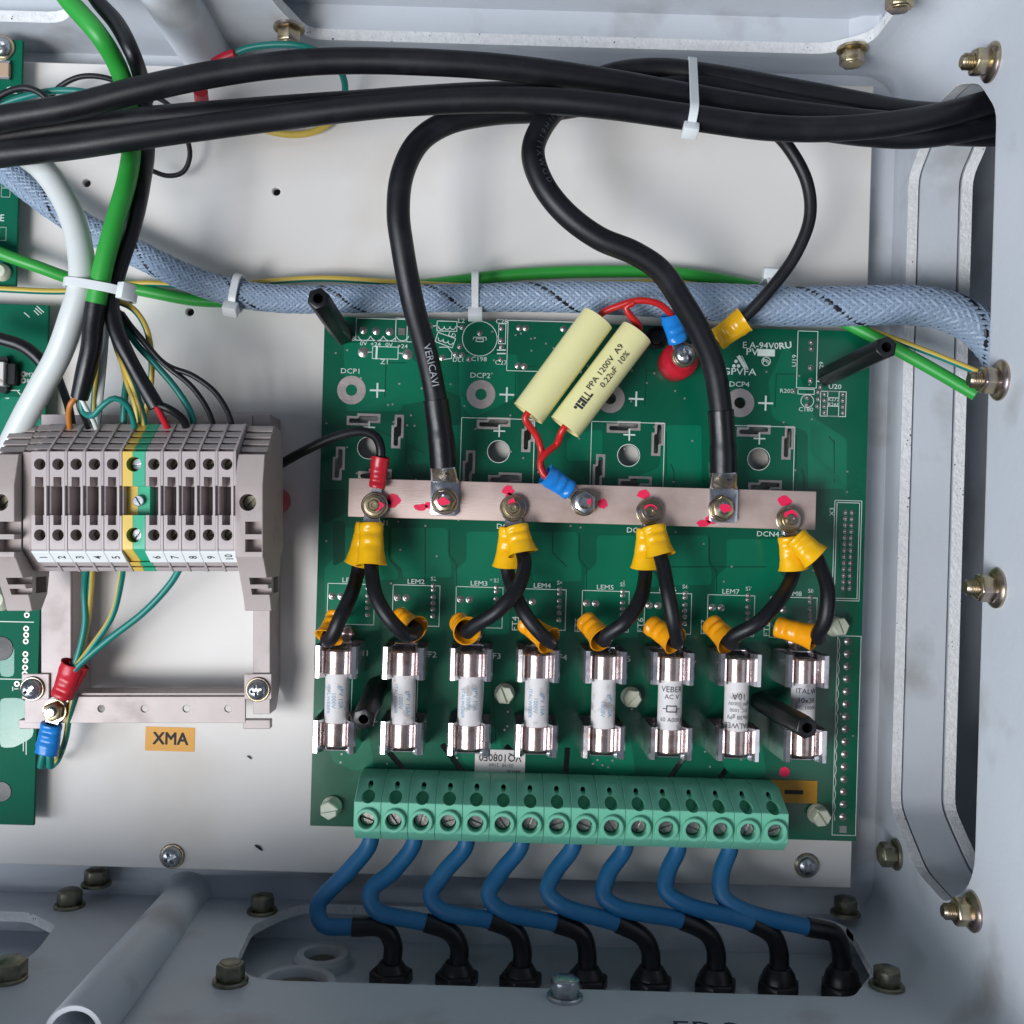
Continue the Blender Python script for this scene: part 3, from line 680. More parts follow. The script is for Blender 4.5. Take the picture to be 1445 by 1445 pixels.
for x, y, r in pins:
    c = pxm(x, y); pd.M = Matrix.Translation((c.x, c.y, BH)); pd.lathe([(r + .28, .04), (r + .25, .10), (r * .8, .22), (r * .55, .5), (r * .2, .62), (0.01, .63)], 10, False)
c = pxm(1189.5, 1170); pd.M = None; pd.box(c.x - 1.4, c.x + 1.4, c.y - 1.4, c.y + 1.4, BH, BH + .3); c = pxm(567, 468); pd.box(c.x - 1.4, c.x + 1.4, c.y - 1.4, c.y + 1.4, BH, BH + .3)
part('solder_pads', pd, M_solder, sub, kind='stuff')
# black electrolytic and inspection hole near the capacitors
c = pxm(927, 477); m = MB(); m.M = Matrix.Translation((c.x, c.y, BH)); m.lathe([(4.6, 0), (4.6, .3), (3.2, .6), (3.0, 3.0), (2.4, 3.2), (0.01, 3.2)], 24, False); part('bushing', m, M_blackp, sub)
# ---- labels stuck to the board
def sticker(name, px0, py0, px1, py1, h, mt, label, cat, texts, ink, group=None, rad=.8):
    a = P((px0 + px1) / 2, (py0 + py1) / 2, h); w = (px1 - px0) / F * (D0 - h) / 2; d = (py1 - py0) / F * (D0 - h) / 2
    t = thing(name, label, cat, (a.x, a.y, h), group)
    pl = smooth_corners([(a.x - w, a.y - d), (a.x + w, a.y - d), (a.x + w, a.y + d), (a.x - w, a.y + d)], rad, 2)
    part('sheet', MB().prism(pl, h, h + .12, XY), mt, t)
    m = MB()
    for s, u, v, sz, rot, bold in texts: flat_text(m, s, (a.x + u * w, a.y + v * d, h + .16), sz, rot, bold, .95)
    part('print', m, ink, t, recalc=False)
    return t
sticker('paper_label', 670, 1058, 741, 1097, BH + .3, M_paper, 'small white paper label printed upside down above the green terminals', 'label', [('VQ1080F0', 0, .45, 4.2, math.pi, .012), ('05/10  2164', .05, -.1, 2.2, math.pi, 0), ('804100', .55, -.55, 2.0, math.pi, 0)], M_inkd)
sticker('minus_label', 1087, 1101, 1153, 1133, BH + .3, M_label2, 'ochre label with a dark minus sign beside the green terminals', 'label', [('\u2013', .0, .1, 14, 0, .03)], M_inkd, None, .2)
sticker('name_label', 205, 1026, 275, 1060, 0, M_label, 'orange label reading XMA on the mounting plate', 'label', [('XMA', .02, .0, 7.2, 0, .022)], M_inkd, None, .3)
# a red paint spot on the board
c = pxm(1107, 1089); m = MB(); m.prism(smooth_corners([(c.x - 2.2, c.y - 1), (c.x - .6, c.y - 2.4), (c.x + 1.8, c.y - 1.6), (c.x + 2.2, c.y + .9), (c.x + .4, c.y + 2.1), (c.x - 1.7, c.y + 1.6)], 1, 3), BH, BH + .15, XY); part('paint_mark', m, M_mark, sub)
# ---- board supports
def nylon(px, py, lb, lean=(0, 0)):
    c = P(px, py, BH); t = thing('nylon_screw', lb, 'screw', c, 'white nylon screws holding the boards')
    A = axis_matrix(c, (lean[0], lean[1], 1)); m = MB(); m.M = A; hex_head(m, 6.9, 2.2, 6.4, px * .7, .8); me = m.mesh('head', M_nylon, ORG[t.name], .2)
    k = MB(); k.M = A @ Matrix.Rotation(px * 1.3, 4, 'Z'); k.box(-6, 6, -.45, .45, 5.2, 9); linkobj('head', cut(me, [k.mesh('c', M_nylon, ORG[t.name])]), t)
    m = MB(); m.M = A; m.lathe([(4.2, 0), (4.2, 1.2), (3.6, 2.2), (0.01, 2.2)], 20, False); part('collar', m, M_nylon, t)
nylon(469, 1137, 'white nylon screw at the lower board corner beside the first terminal', (-.1, -.1))
nylon(712, 978, 'white nylon screw between the third and fourth fuses'); nylon(890, 983, 'white nylon screw between the fifth and sixth fuses')
nylon(1176, 884, 'white nylon screw above the long pin column', (.2, .1)); nylon(1152, 1147, 'white nylon screw below the ochre minus label', (.12, -.1))
def standoff(px, py, h1, lb, tipx=None, tipy=None, af=7.4):
    a = P(px, py, BH); b = P(tipx, tipy, h1); t = thing('hex_standoff', lb, 'standoff', a, 'black hexagonal plastic standoffs'); A = axis_matrix(a, b - a)
    Ln = (b - a).length; m = MB(); m.M = A; hex_head(m, af, 0, Ln, .35, .5); me = m.mesh('post', M_blackp, a, .2)
    k = MB(); k.M = A; k.lathe([(1.9, Ln - 6), (1.9, Ln + 2)], 14); linkobj('post', cut(me, [k.mesh('c', M_hole, a)]), t)
standoff(484, 473, 62, 'black hexagonal standoff at the top corner crossing the braided sleeve', 449, 421)
standoff(1166, 531, 62, 'black hexagonal standoff near the board edge by the green earth wire', 1251, 490)
standoff(533, 968, 44, 'black standoff between the first and second fuses', 513, 1015, 8)
standoff(1072, 989, 62, 'black standoff crossing in front of the last fuse', 1139, 1027)
# ================================================================== busbar, fuses, lugs and cables on the board
BZ0, BZ1 = 18.0, 21.5
q = [P(492, 675, BZ1), P(1152, 693, BZ1), P(1151, 748, BZ1), P(491, 729, BZ1)]
bx0, bx1 = (q[0].x + q[3].x) / 2, (q[1].x + q[2].x) / 2; by1, by0 = (q[0].y + q[1].y) / 2, (q[2].y + q[3].y) / 2
bus = thing('busbar', 'long flat pinkish tinned busbar bolted across the circuit board', 'busbar', ((bx0 + bx1) / 2, (by0 + by1) / 2, BZ0))
part('bar', MB().box(bx0, bx1, by0, by1, BZ0, BZ1), M_bus, bus, bevel=0.35, seg=2)
sp_ = MB()
STUDS = [(527, 713), (627, 707), (724, 717), (825, 709), (918, 722), (1021, 717), (1117, 733)]
for px, py in STUDS:
    c = P(px, py, 25); m = MB(); m.cyl((c.x, c.y, BH), (c.x, c.y, BZ0), 4.5); part('spacer', m, M_zinc, bus)
def blob(cx, cy, rx, ry, h, seed, n=14, th=.12):
    r = random.Random(seed); pl = [(cx + rx * math.cos(2 * math.pi * i / n) * r.uniform(.66, 1.18), cy + ry * math.sin(2 * math.pi * i / n) * r.uniform(.66, 1.18)) for i in range(n)]
    return MB().prism(smooth_corners(pl, .5, 2), h, h + th, XY)
for i, (px, py, rx, ry) in enumerate([(555, 706, 3.0, 3.0), (594, 716, 3.2, 1.6), (717, 692, 2.4, 2.3), (851, 711, 2.0, 2.3), (908, 697, 3.0, 1.9), (992, 739, 3.0, 1.6), (1107, 707, 3.0, 2.2), (546, 709, 2.0, 1.4), (605, 713, 2.2, 1.5), (719, 701, 1.6, 2.0), (1004, 733, 2.4, 1.8)]):
    c = P(px, py, BZ1); part('paint_mark', blob(c.x, c.y, rx, ry, BZ1, i), M_mark, bus)
def stud_nut(px, py, z, lb, kind, paint=None, rot=.3):
    c = P(px, py, z + 4); b = Vector((c.x, c.y, z)); t = thing('busbar_nut', lb, 'nut', b, 'nuts along the busbar')
    A = Matrix.Translation(b)
    m = MB(); m.M = A; m.lathe([(5.3, 0), (5.3, .8), (4.9, 1.1), (0.01, 1.1)], 28, False); part('washer', m, M_yzinc, t)
    if kind == 'dome':
        m = MB(); m.M = A; m.lathe([(4.4, 1.1), (4.4, 1.9), (4.1, 2.2), (3.2, 2.3), (3.1, 3.2), (2.2, 3.2)], 26, False); part('spring_washer', m, M_yzinc, t)
        m = MB(); m.M = A; m.lathe([(2.2, 1), (2.2, 3.9), (1.8, 4.3), (1.0, 4.3), (.9, 3.8), (.01, 3.8)], 20, False); part('stud', m, M_yzinc, t)
        zt = 3.35
    else:
        m = MB(); m.M = A; hex_head(m, 8.2, 1.1, 5.0, rot, .6); part('nut', m, M_yzinc if kind == 'hex' else M_zinc, t, bevel=.2)
        pr_ = [(2.6, 4.5)]
        for i in range(3): pr_ += [(2.6, 5.0 + i * .7), (2.25, 5.35 + i * .7)]
        m = MB(); m.M = A; m.lathe(pr_ + [(1.9, 7.2), (0.01, 7.2)], 18, False); part('stud', m, M_zinc, t)
        zt = 7.25
    if paint:
        dx, dy, rx, ry = paint; part('paint_mark', blob(b.x + dx, b.y + dy, rx, ry, b.z + zt, px, th=.35), M_mark, t)
    return t
LZ = BZ1 + 2.3      # under the nuts sit two lug tongues
stud_nut(527, 713, LZ, 'busbar nut under the red sleeve, first along the bar', 'dome', (1.4, -.1, 2.6, 2.2))
stud_nut(627, 707, LZ, 'hex nut clamping the lug of the longer black cable', 'hex', (-.3, -.3, 2.6, 1.8), .1)
stud_nut(724, 717, LZ, 'busbar nut above the second pair of yellow sleeves', 'dome', (-.4, 1.6, 1.9, 2.4))
stud_nut(825, 709, LZ - .6, 'bright hex nut clamping the blue lug of the capacitors', 'hexz', (1.6, 0.2, .8, 1.5), .5)
stud_nut(918, 722, LZ, 'busbar nut above the third pair of yellow sleeves', 'dome', (-.2, 1.4, 2.6, 1.8))
stud_nut(1021, 717, LZ, 'hex nut clamping the lug of the S-shaped black cable', 'hex', (0, 0, 2.4, 2.0), .7)
stud_nut(1117, 733, LZ, 'busbar nut above the last pair of yellow sleeves', 'dome', (-.1, 1.8, 2.8, 2.0))
# ---- lug pieces
def ring_tongue(c, to, w, r_o, r_i, h, th=.9, n=20):
    # flat ring at c with a tongue towards `to`
    c = Vector(c[:2]); d = Vector(to[:2]) - c; Lh = d.length; d.normalize(); a = math.atan2(d.y, d.x)
    half = math.asin(min(.99, w / r_o))
    pts = [(c.x + r_o * math.cos(a + half + (2 * math.pi - 2 * half) * i / n), c.y + r_o * math.sin(a + half + (2 * math.pi - 2 * half) * i / n)) for i in range(n + 1)]
    nrm = Vector((-d.y, d.x)) * w
    e = c + d * Lh
    pts += [tuple(e - nrm), tuple(e + nrm)]
    return MB().sheet(pts, [circle(c.x, c.y, r_i, 16)], h, h + th, XY)
def sleeve_mesh(p0, p1, r0, r1, squash=.82):    # insulated crimp sleeve, p0 ring end, p1 flared wire end
    p0, p1 = Vector(p0), Vector(p1); Ln = (p1 - p0).length; A = axis_matrix(p0, p1 - p0, (0, 0, 1))
    prof = [(r0 * .55, 0, 0), (r0 * .96, .05, 0), (r0, .35, 0), (r0 * 1.02, Ln * .12, .02), (r0 * .99, Ln * .17, .2), (r0 * .96, Ln * .23, .3), (r0 * .97, Ln * .29, .2), (r0 * 1.0, Ln * .34, .04), (r0 * 1.0, Ln * .42, .02), (r0 * 1.02, Ln * .48, .14), (r0 * 1.03, Ln * .54, .2), (r0 * 1.04, Ln * .6, .12), (r0 * 1.06, Ln * .67, .0), (r0 * 1.12, Ln * .76, 0), (r1 * .95, Ln * .92, 0), (r1 * 1.04, Ln, 0), (r1 * .97, Ln * 1.01, 0), (r1 * .84, Ln * .9, 0), (r0 * .74, Ln * .6, 0), (0.01, Ln * .6, 0)]
    m = MB(); m.M = A; seg = 30; vs = []; fs = []; ph = random.uniform(0, 6)
    for r, z, d in prof:
        for i in range(seg):
            a = 2 * math.pi * i / seg; c = math.cos(a)
            k = 1 - d * max(0, c) ** 3 - d * .5 * max(0, -c) ** 3 + .05 * d * abs(math.sin(a)) + .010 * math.sin(2 * a + ph) + .006 * math.sin(3 * a + ph * 2)
            vs.append((r * k * math.cos(a) * squash, r * k * math.sin(a), z + (.22 * math.sin(a * 2 + ph) if z > Ln * .9 else 0)))
    for k in range(len(prof) - 1):
        for i in range(seg):
            j = (i + 1) % seg; fs.append((k * seg + i, k * seg + j, (k + 1) * seg + j, (k + 1) * seg + i))
    m.add(vs, fs)
    return m
def lug(parent, ring, p0, p1, r0, r1, mt, ro=5.0, tw=2.6, squash=.82):
    part('ring_tongue', ring_tongue(ring, p0, tw, ro, 2.3, ring[2]), M_silver, parent, bevel=.12)
    return part('sleeve', sleeve_mesh(p0, p1, r0, r1, squash), mt, parent, smooth=75)
def spot(px, py, h): return P(px, py, h)
# ---- fuses
FA, FB = P(475.5, 984, 25), P(1133, 997, 25)
FH = 25.0
def clip(mb, cx, y0, y1, s=1.0):
    for sg in (-1, 1):
        pl = [(8.0, BH + .2), (8.0, 29.5), (7.5, 30.6), (6.6, 30.8), (5.9, 29.6), (5.0, 27.2), (5.35, 25), (5.2, 21.5), (3.5, 19.0)]
        th = .55
        def off(p):
            out = []
            for i in range(len(p)):
                a = Vector(p[max(i - 1, 0)]); b = Vector(p[min(i + 1, len(p) - 1)]); t = (b - a).normalized(); out.append((p[i][0] - t.y * -th, p[i][1] - t.x * th))
            return out
        inner = off(pl)
        n = len(pl)
        for i in range(n - 1):
            A = [pl[i], pl[i + 1], inner[i + 1], inner[i]]
            mb.prism([(cx + sg * u, v) for u, v in A], y0, y1, XH)
    mb.box(cx - 8.3, cx + 8.3, y0, y1, BH + .1, BH + .7)
OUT = ['the first fuse counting from the terminal rail', 'the second fuse counting from the terminal rail', 'the third fuse counting from the terminal rail', 'the fourth fuse counting from the terminal rail',
       'the fifth fuse counting from the terminal rail', 'the sixth fuse, printed VEBER', 'the seventh fuse, printed upside down', 'the last fuse behind the black standoff']
NTH = ['first', 'second', 'third', 'fourth', 'fifth', 'sixth', 'seventh', 'eighth']
FL = ['white fuse nearest the terminal rail, smudged grey', 'second white fuse from the terminal rail, shaded upper half', 'third white fuse from the terminal rail with pale blue print', 'fourth white fuse from the terminal rail with pale blue print',
      'fifth white fuse from the terminal rail, print worn away', 'white fuse printed VEBER in dark capitals', 'white fuse with dark print upside down', 'white fuse printed ITAL behind the black standoff']
capmesh = bodymesh = clipmesh = None
def fuse_center(i): return FA.lerp(FB, i / 7)
for i in range(8):
    c = fuse_center(i); t = thing('fuse', FL[i], 'fuse', c, 'cylinder fuses in a row')
    m = MB(); m.cyl((c.x, c.y - 10.6, c.z), (c.x, c.y + 10.6, c.z), 4.75, seg=28); body = part('ceramic_body', m, M_ceramic, t)
    for sg in (-1, 1):
        m = MB(); m.M = axis_matrix((c.x, c.y + sg * 9.6, c.z), (0, sg, 0)); m.lathe([(4.8, 0), (5.15, .15), (5.15, 8.9), (4.7, 9.5), (2.0, 9.7), (0.01, 9.7)], 28, False); part('end_cap', m, M_cap, t)
    path = [(c.x, c.y - 10, c.z), (c.x, c.y, c.z), (c.x, c.y + 10, c.z)]
    tx = MB()
    if i == 5:
        for s, d, z in [('VEBER', 6.3, 3.2), ('AC V', 3.4, 2.6), ('60 A0001', -5.6, 2.4)]: tube_text(tx, s, path, 10 + d, 4.75, z, across=True, bold=.01)
        for a, b in [(-.6, .6), ]:
            for u0, u1, d0, d1 in [(-2.2, 2.2, -.3, .1), (-2.2, 2.2, -2.6, -2.2), (-2.2, -1.8, -2.6, .1), (1.8, 2.2, -2.6, .1), (-3.6, -2.2, -1.4, -1.1), (2.2, 3.6, -1.4, -1.1)]:
                for q_ in range(8):
                    ua, ub = u0 + (u1 - u0) * q_ / 8, u0 + (u1 - u0) * (q_ + 1) / 8
                    vs = [(c.x + 4.85 * math.sin(u / 4.85), c.y + d, c.z + 4.85 * math.cos(u / 4.85)) for u, d in ((ua, d0), (ub, d0), (ub, d1), (ua, d1))]
                    tx.add(vs, [(0, 1, 2, 3)])
        ink = M_inkd
    elif i == 6:
        for s, d, z in [('10A', 4.2, 3.4), ('gPV 1000V', 1.4, 2.0), ('DC 1000', -1.2, 2.0), ('10x38 gPV', -4.0, 2.3), ('ITALWEB', -7.2, 3.0)]: tube_text(tx, s, path, 10 + d, 4.75, z, flip=-1, across=True, bold=.01)
        ink = M_inkd
    elif i == 7:
        for s, d, z in [('ITALW', 6.6, 2.9), ('10x38', 3.0, 2.9), ('DC 1000V', .2, 2.0)]: tube_text(tx, s, path, 10 + d, 4.75, z, across=True, bold=.01)
        ink = M_inkd
    else:
        r_ = random.Random(i)
        for s, d, th_, z in [('gPV 10A', 0, -.45, 2.6), ('1000V', -1, .15, 2.4), ('ITALWEBER', 0, .62, 2.2)][:2 if i == 4 else 3]: tube_text(tx, s, path, 10 + d + r_.uniform(-1, 1), 4.75, z, theta=th_, flip=-1)
        ink = M_inkb
    o = part('print', tx, ink, body, recalc=False)
    for up in (1, -1):
        y0 = c.y + up * 14.6
        tc = thing('fuse_clip', '%s metal clip holding %s' % ('upper' if up > 0 else 'lower', OUT[i]), 'fuse clip', (c.x, y0, BH), 'sprung metal fuse clips')
        m = MB(); clip(m, c.x, y0 - 6.3, y0 + 6.3); part('spring', m, M_nickel, tc)
        m = MB(); e = y0 + up * 6.4; m.box(c.x - 4.6, c.x + 4.6, min(e, e + up * .5), max(e, e + up * .5), BH + .2, 21 if up > 0 else 23.5); part('end_stop', m, M_nickel, tc, bevel=.15)
        if up > 0:
            m = MB(); m.M = Matrix.Translation((c.x + .6, y0 + 9.3, BH)); m.lathe([(3.4, 0), (3.4, 1), (2.9, 2.4), (1.6, 3.3), (0.01, 3.6)], 20, False); part('rivet', m, M_cap, tc)
# ---- the eight fuse leads
RW = 2.85
LD = [  # top ring stud idx, top sleeve (ring end, flare end), wire pixels, bottom sleeve (tongue end, flare end)
    (0, (519, 739, 24.5), (507, 797, 23), [(504, 812, 24), (496, 838, 32), (480, 872, 38), (468, 899, 36)], (476, 868, 22), (466, 893, 27)),
    (0, (524, 738, 29), (524, 797, 31), [(525, 812, 33), (531, 842, 39), (550, 874, 41), (574, 896, 37)], (562, 870, 20), (582, 885, 27)),
    (2, (728, 742, 29), (738, 781, 31), [(740, 798, 34), (729, 832, 41), (700, 864, 42), (668, 884, 36)], (648, 878, 20), (657, 888, 29)),
    (2, (721, 744, 24.5), (716, 800, 23), [(718, 815, 24), (728, 842, 30), (746, 874, 35), (766, 897, 34)], (741, 878, 20), (770, 900, 28)),
    (4, (915, 746, 24.5), (911, 802, 23), [(910, 818, 25), (903, 846, 33), (882, 878, 38), (856, 897, 34)], (826, 876, 20), (846, 897, 28)),
    (4, (922, 742, 29), (932, 784, 31), [(936, 800, 33), (943, 838, 38), (950, 876, 38), (955, 898, 34)], (918, 882, 20), (947, 901, 28)),
    (6, (1114, 756, 24.5), (1120, 803, 23), [(1116, 818, 25), (1100, 846, 34), (1068, 880, 40), (1034, 899, 35)], (1003, 880, 20), (1025, 901, 28)),
    (6, (1122, 757, 29), (1152, 787, 31), [(1158, 800, 33), (1168, 832, 40), (1165, 872, 40), (1154, 896, 34)], (1096, 884, 20), (1142, 897, 27)),
]
LLAB = ['black lead from the first busbar nut to the first fuse', 'black lead from the first busbar nut to the second fuse', 'black lead crossing over to the third fuse, in front of its twin', 'black lead to the fourth fuse, crossing behind its twin',
        'black lead to the fifth fuse, bending towards the paper label', 'black lead running almost straight down to the sixth fuse', 'black lead to the seventh fuse from the lower yellow sleeve', 'black lead bowing outwards to the last fuse']
for i, (si, s0, s1, w, t0, t1) in enumerate(LD):
    c = fuse_center(i); st = P(*STUDS[si], 25)
    t = thing('fuse_lead', LLAB[i], 'cable', P(*w[1]), 'short black fuse leads with yellow crimp lugs')
    a0, a1, b0, b1 = P(*s0), P(*s1), P(*t0), P(*t1)
    zr = BZ1 + (0.05 if i in (0, 3, 4, 6) else 1.1)
    lug(t, (st.x, st.y, zr), a0, a1, 4.7, 6.0, M_yel)
    e_ = b0.lerp(b1, .3); m = MB(); m.box(e_.x - 1.6, e_.x + 1.6, e_.y - .5, e_.y + .5, BH + .1, e_.z); part('spade_tab', m, M_silver, t, bevel=.1)
    part('sleeve', sleeve_mesh(b0, b1 + (b1 - b0).normalized() * 2.2, 4.3, 5.6, .95), M_org, t, smooth=75)
    pts = [a0.lerp(a1, .55), a1] + PL(w)
    d = (b1 - b0).normalized()
    pts += [b1 + d * 3.2 + Vector((0, 0, .8)), b1, b0.lerp(b1, .5)]
    m = MB(); m.tube(pts, RW, 16, wob=.01); part('jacket', m, M_rubber, t)
# ---- green screw terminals
TH = 35.0
ty_front_t, ty_front_b = P(498, 1131, TH).y, P(498, 1172, TH).y
ty_slope, ty_bot = P(512, 1093, 19).y, P(500, 1186, 31).y
tX0, tX1 = P(499, 1150, TH).x, P(1113, 1168, TH).x
pitch = (tX1 - tX0) / 16
sl_dy = -0.0  # board-aligned
yA = (P(498, 1131, TH).y + P(1110, 1149, TH).y) / 2; yB_ = (P(498, 1172, TH).y + P(1110, 1190, TH).y) / 2
yS = (P(512, 1093, 19).y + P(1085, 1109, 19).y) / 2; yD = (P(500, 1186, 31).y + P(1100, 1200, 31).y) / 2
yR = yA - (yA - yB_) * .60
prof = [(yS, BH + .1), (yS, 20), (yA, TH), (yB_, TH), (yB_ - .4, TH - .5), (yD, TH - 5.5), (yD, BH + .1)]
def pole_mesh():
    m = MB(); m.prism(prof, 0.06, pitch - .06, YH); me = m.mesh('pole', M_tgreen, (0, 0, 0), .18)
    cx = pitch / 2 - .1
    k1 = MB(); k1.cyl((cx, yR, TH - 7), (cx, yR, TH + 3), 3.1, seg=24)
    ys = (yS + yA) / 2
    k2 = MB(); k2.cyl((cx, ys - 3.4, 25.6), (cx, ys + .4, 42), 2.4, 2.9, seg=22)
    k3 = MB(); k3.cyl((cx, ys + 1.0, 16), (cx, ys + 1.0, 30), 1.05, seg=14)
    k4 = MB(); k4.cyl((cx, yD - 2, 22), (cx, yD + 6, 22), 3.4, seg=20)
    return cut(me, [k.mesh('c', M_tgreen) for k in (k1, k2, k3, k4)])
PM = pole_mesh()
m = MB(); cxp = pitch / 2 - .1; m.M = Matrix.Translation((cxp, yR, TH)); m.lathe([(3.1, -.2), (3.1, 1.7), (3.35, 2.0), (4.2, 2.0), (4.5, 1.7), (4.5, -.2)], 28, False); RM = m.mesh('screw_collar', M_tgreen)
m = MB(); m.M = Matrix.Translation((cxp, yR, TH - 6.9)); m.lathe([(2.8, 0), (2.8, 4.4), (2.5, 4.8), (0.01, 4.8)], 20, False); m.f.append(tuple(range(19, -1, -1))); sm = m.mesh('s', M_solder)
SCM = []
for a in (0.35, 1.2, 2.2, 2.8):
    k = MB(); k.M = Matrix.Translation((cxp, yR, TH - 2.1)) @ Matrix.Rotation(a, 4, 'Z'); k.box(-4, 4, -.45, .45, -1.0, 2); SCM.append(cut(sm.copy(), [k.mesh('c', M_hole)]))
m = MB(); m.cyl((cxp, (yS + yA) / 2 + 1.0, 18.5), (cxp, (yS + yA) / 2 + 1.0, 21.5), 1.02, seg=12); HMs = m.mesh('test_hole', M_hole)  # dark plug in the drilled hole, its shade put into the colour
def strip(i0, i1, lb):
    org = Vector((tX0 + i0 * pitch, 0, 0)); t = thing('terminal_strip', lb, 'terminal strip', org, 'green screw terminal strips')
    for i in range(i0, i1):
        off = W(((i - i0) * pitch, 0, 0))
        po = linkobj('pole', PM, t); po.location = off
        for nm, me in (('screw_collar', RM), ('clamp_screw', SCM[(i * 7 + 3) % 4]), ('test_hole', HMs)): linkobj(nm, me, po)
strip(0, 8, 'green strip of eight screw terminals nearest the terminal rail'); strip(8, 9, 'single green screw terminal wedged between the two longer strips'); strip(9, 16, 'green strip of seven screw terminals beside the ochre label')
# ---- blue string cables
BC = [[(522, 1190), (492, 1229), (449, 1278), (456, 1304), (497, 1308), (540, 1310), (554, 1331), (552, 1366)],
      [(584, 1190), (555, 1229), (524, 1257), (529, 1283), (600, 1302), (635, 1315), (648, 1337), (645, 1366)],
      [(657, 1194), (626, 1232), (608, 1264), (624, 1285), (692, 1299), (727, 1315), (737, 1340), (735, 1369)],
      [(735, 1194), (706, 1232), (690, 1262), (704, 1283), (784, 1303), (820, 1318), (828, 1340), (828, 1372)],
      [(809, 1194), (782, 1232), (773, 1257), (789, 1276), (871, 1303), (906, 1321), (917, 1340), (919, 1372)],
      [(882, 1197), (859, 1232), (852, 1264), (871, 1280), (962, 1299), (999, 1318), (1010, 1340), (1010, 1373)],
      [(957, 1198), (943, 1229), (940, 1257), (967, 1276), (1061, 1302), (1091, 1321), (1099, 1343), (1099, 1373)],
      [(1030, 1198), (1018, 1232), (1020, 1264), (1050, 1285), (1139, 1308), (1177, 1318), (1187, 1343), (1188, 1372)]]
for i, pts in enumerate(BC):
    lb = 'blue cable from the %s pair of green terminals down to its gland' % NTH[i] if i not in (0, 7) else ('blue cable bending furthest out towards the knockout rings' if i == 0 else 'short blue cable ending in the darkest corner')
    hs = [22, 24, 27, 30, 31, 30, 29, 28]
    p = [P(x, y, h) for (x, y), h in zip(pts, hs)]
    t = thing('blue_cable', lb, 'cable', p[3], 'blue string cables below the green terminals')
    top = Vector((p[0].x, p[0].y + 8, 22))
    full = [top] + p[:5]
    k = catmull([top] + p)
    # split at black sleeve start
    i5 = min(range(len(k)), key=lambda j: (k[j] - p[4]).length)
    m = MB(); m.tube(k[:i5 + 2], 3.35, 16, raw=True, wob=.025); part('jacket', m, M_bcable, t)
    m = MB(); m.tube(k[i5:], 3.7, 16, raw=True, wob=.02); part('heat_shrink', m, M_shrink, t)
    g = p[-1]; gt = thing('cable_gland', 'black cable gland of the %s blue cable counting from the knockout rings' % NTH[i], 'gland', (g.x, GY, g.z), 'black cable glands in the gland plate')
    A = axis_matrix((g.x, GY, g.z), (0, 1, 0))
    gh = g.y - GY
    m = MB(); m.M = A; hex_head(m, 15, 0, 5, .2, .6); part('body', m, M_blackp, gt, bevel=.3)
    m = MB(); m.M = A; m.lathe([(6.9, 5), (6.7, gh * .75), (6.2, gh), (4.6, gh + 2.4), (3.9, gh + 2.6), (3.5, gh + 1.5), (0.01, gh + 1.5)], 20, False); part('cap_nut', m, M_blackp, gt)
# ================================================================== power cables
def cable(name, lb, cat, pts, r, mt, group=None, seg=18, wob=.006, print_=None):
    p = PL(pts); t = thing(name, lb, cat, p[len(p) // 2], group)
    m = MB(); m.tube(p, r, seg, wob=wob); part('jacket', m, mt, t)
    return t, p
GC = 'thick black power cables'
RB = 4.45
cable('power_cable', 'upper thick black cable arching across the top of the bundle', 'cable', [(-70, 182, 72), (0, 168, 72), (100, 151, 72), (200, 126, 72), (300, 105, 71), (400, 91, 70), (480, 86, 69), (600, 88, 68), (720, 96, 66), (850, 114, 62), (980, 137, 58), (1100, 157, 56), (1220, 172, 54), (1310, 178, 52), (1400, 176, 50), (1450, 165, 48)], RB, M_rubber, GC)
cable('power_cable', 'front thick black cable along the lower edge of the bundle', 'cable', [(-70, 228, 74), (0, 218, 74), (100, 207, 74), (200, 192, 74), (300, 178, 73), (400, 165, 72), (480, 155, 72), (600, 144, 72), (740, 141, 72), (850, 149, 72), (975, 166, 70), (1094, 181, 68), (1195, 181, 66), (1296, 169, 63), (1400, 143, 58), (1450, 125, 55)], RB, M_rubber, GC)
cable('power_cable', 'black cable half hidden between the two front ones', 'cable', [(-70, 205, 60), (0, 194, 60), (150, 174, 60), (330, 158, 60), (480, 147, 58), (700, 133, 56), (850, 134, 54), (980, 152, 50), (1100, 172, 50), (1220, 189, 52), (1300, 192, 52), (1400, 176, 50), (1450, 165, 48)], RB, M_rubber, GC)
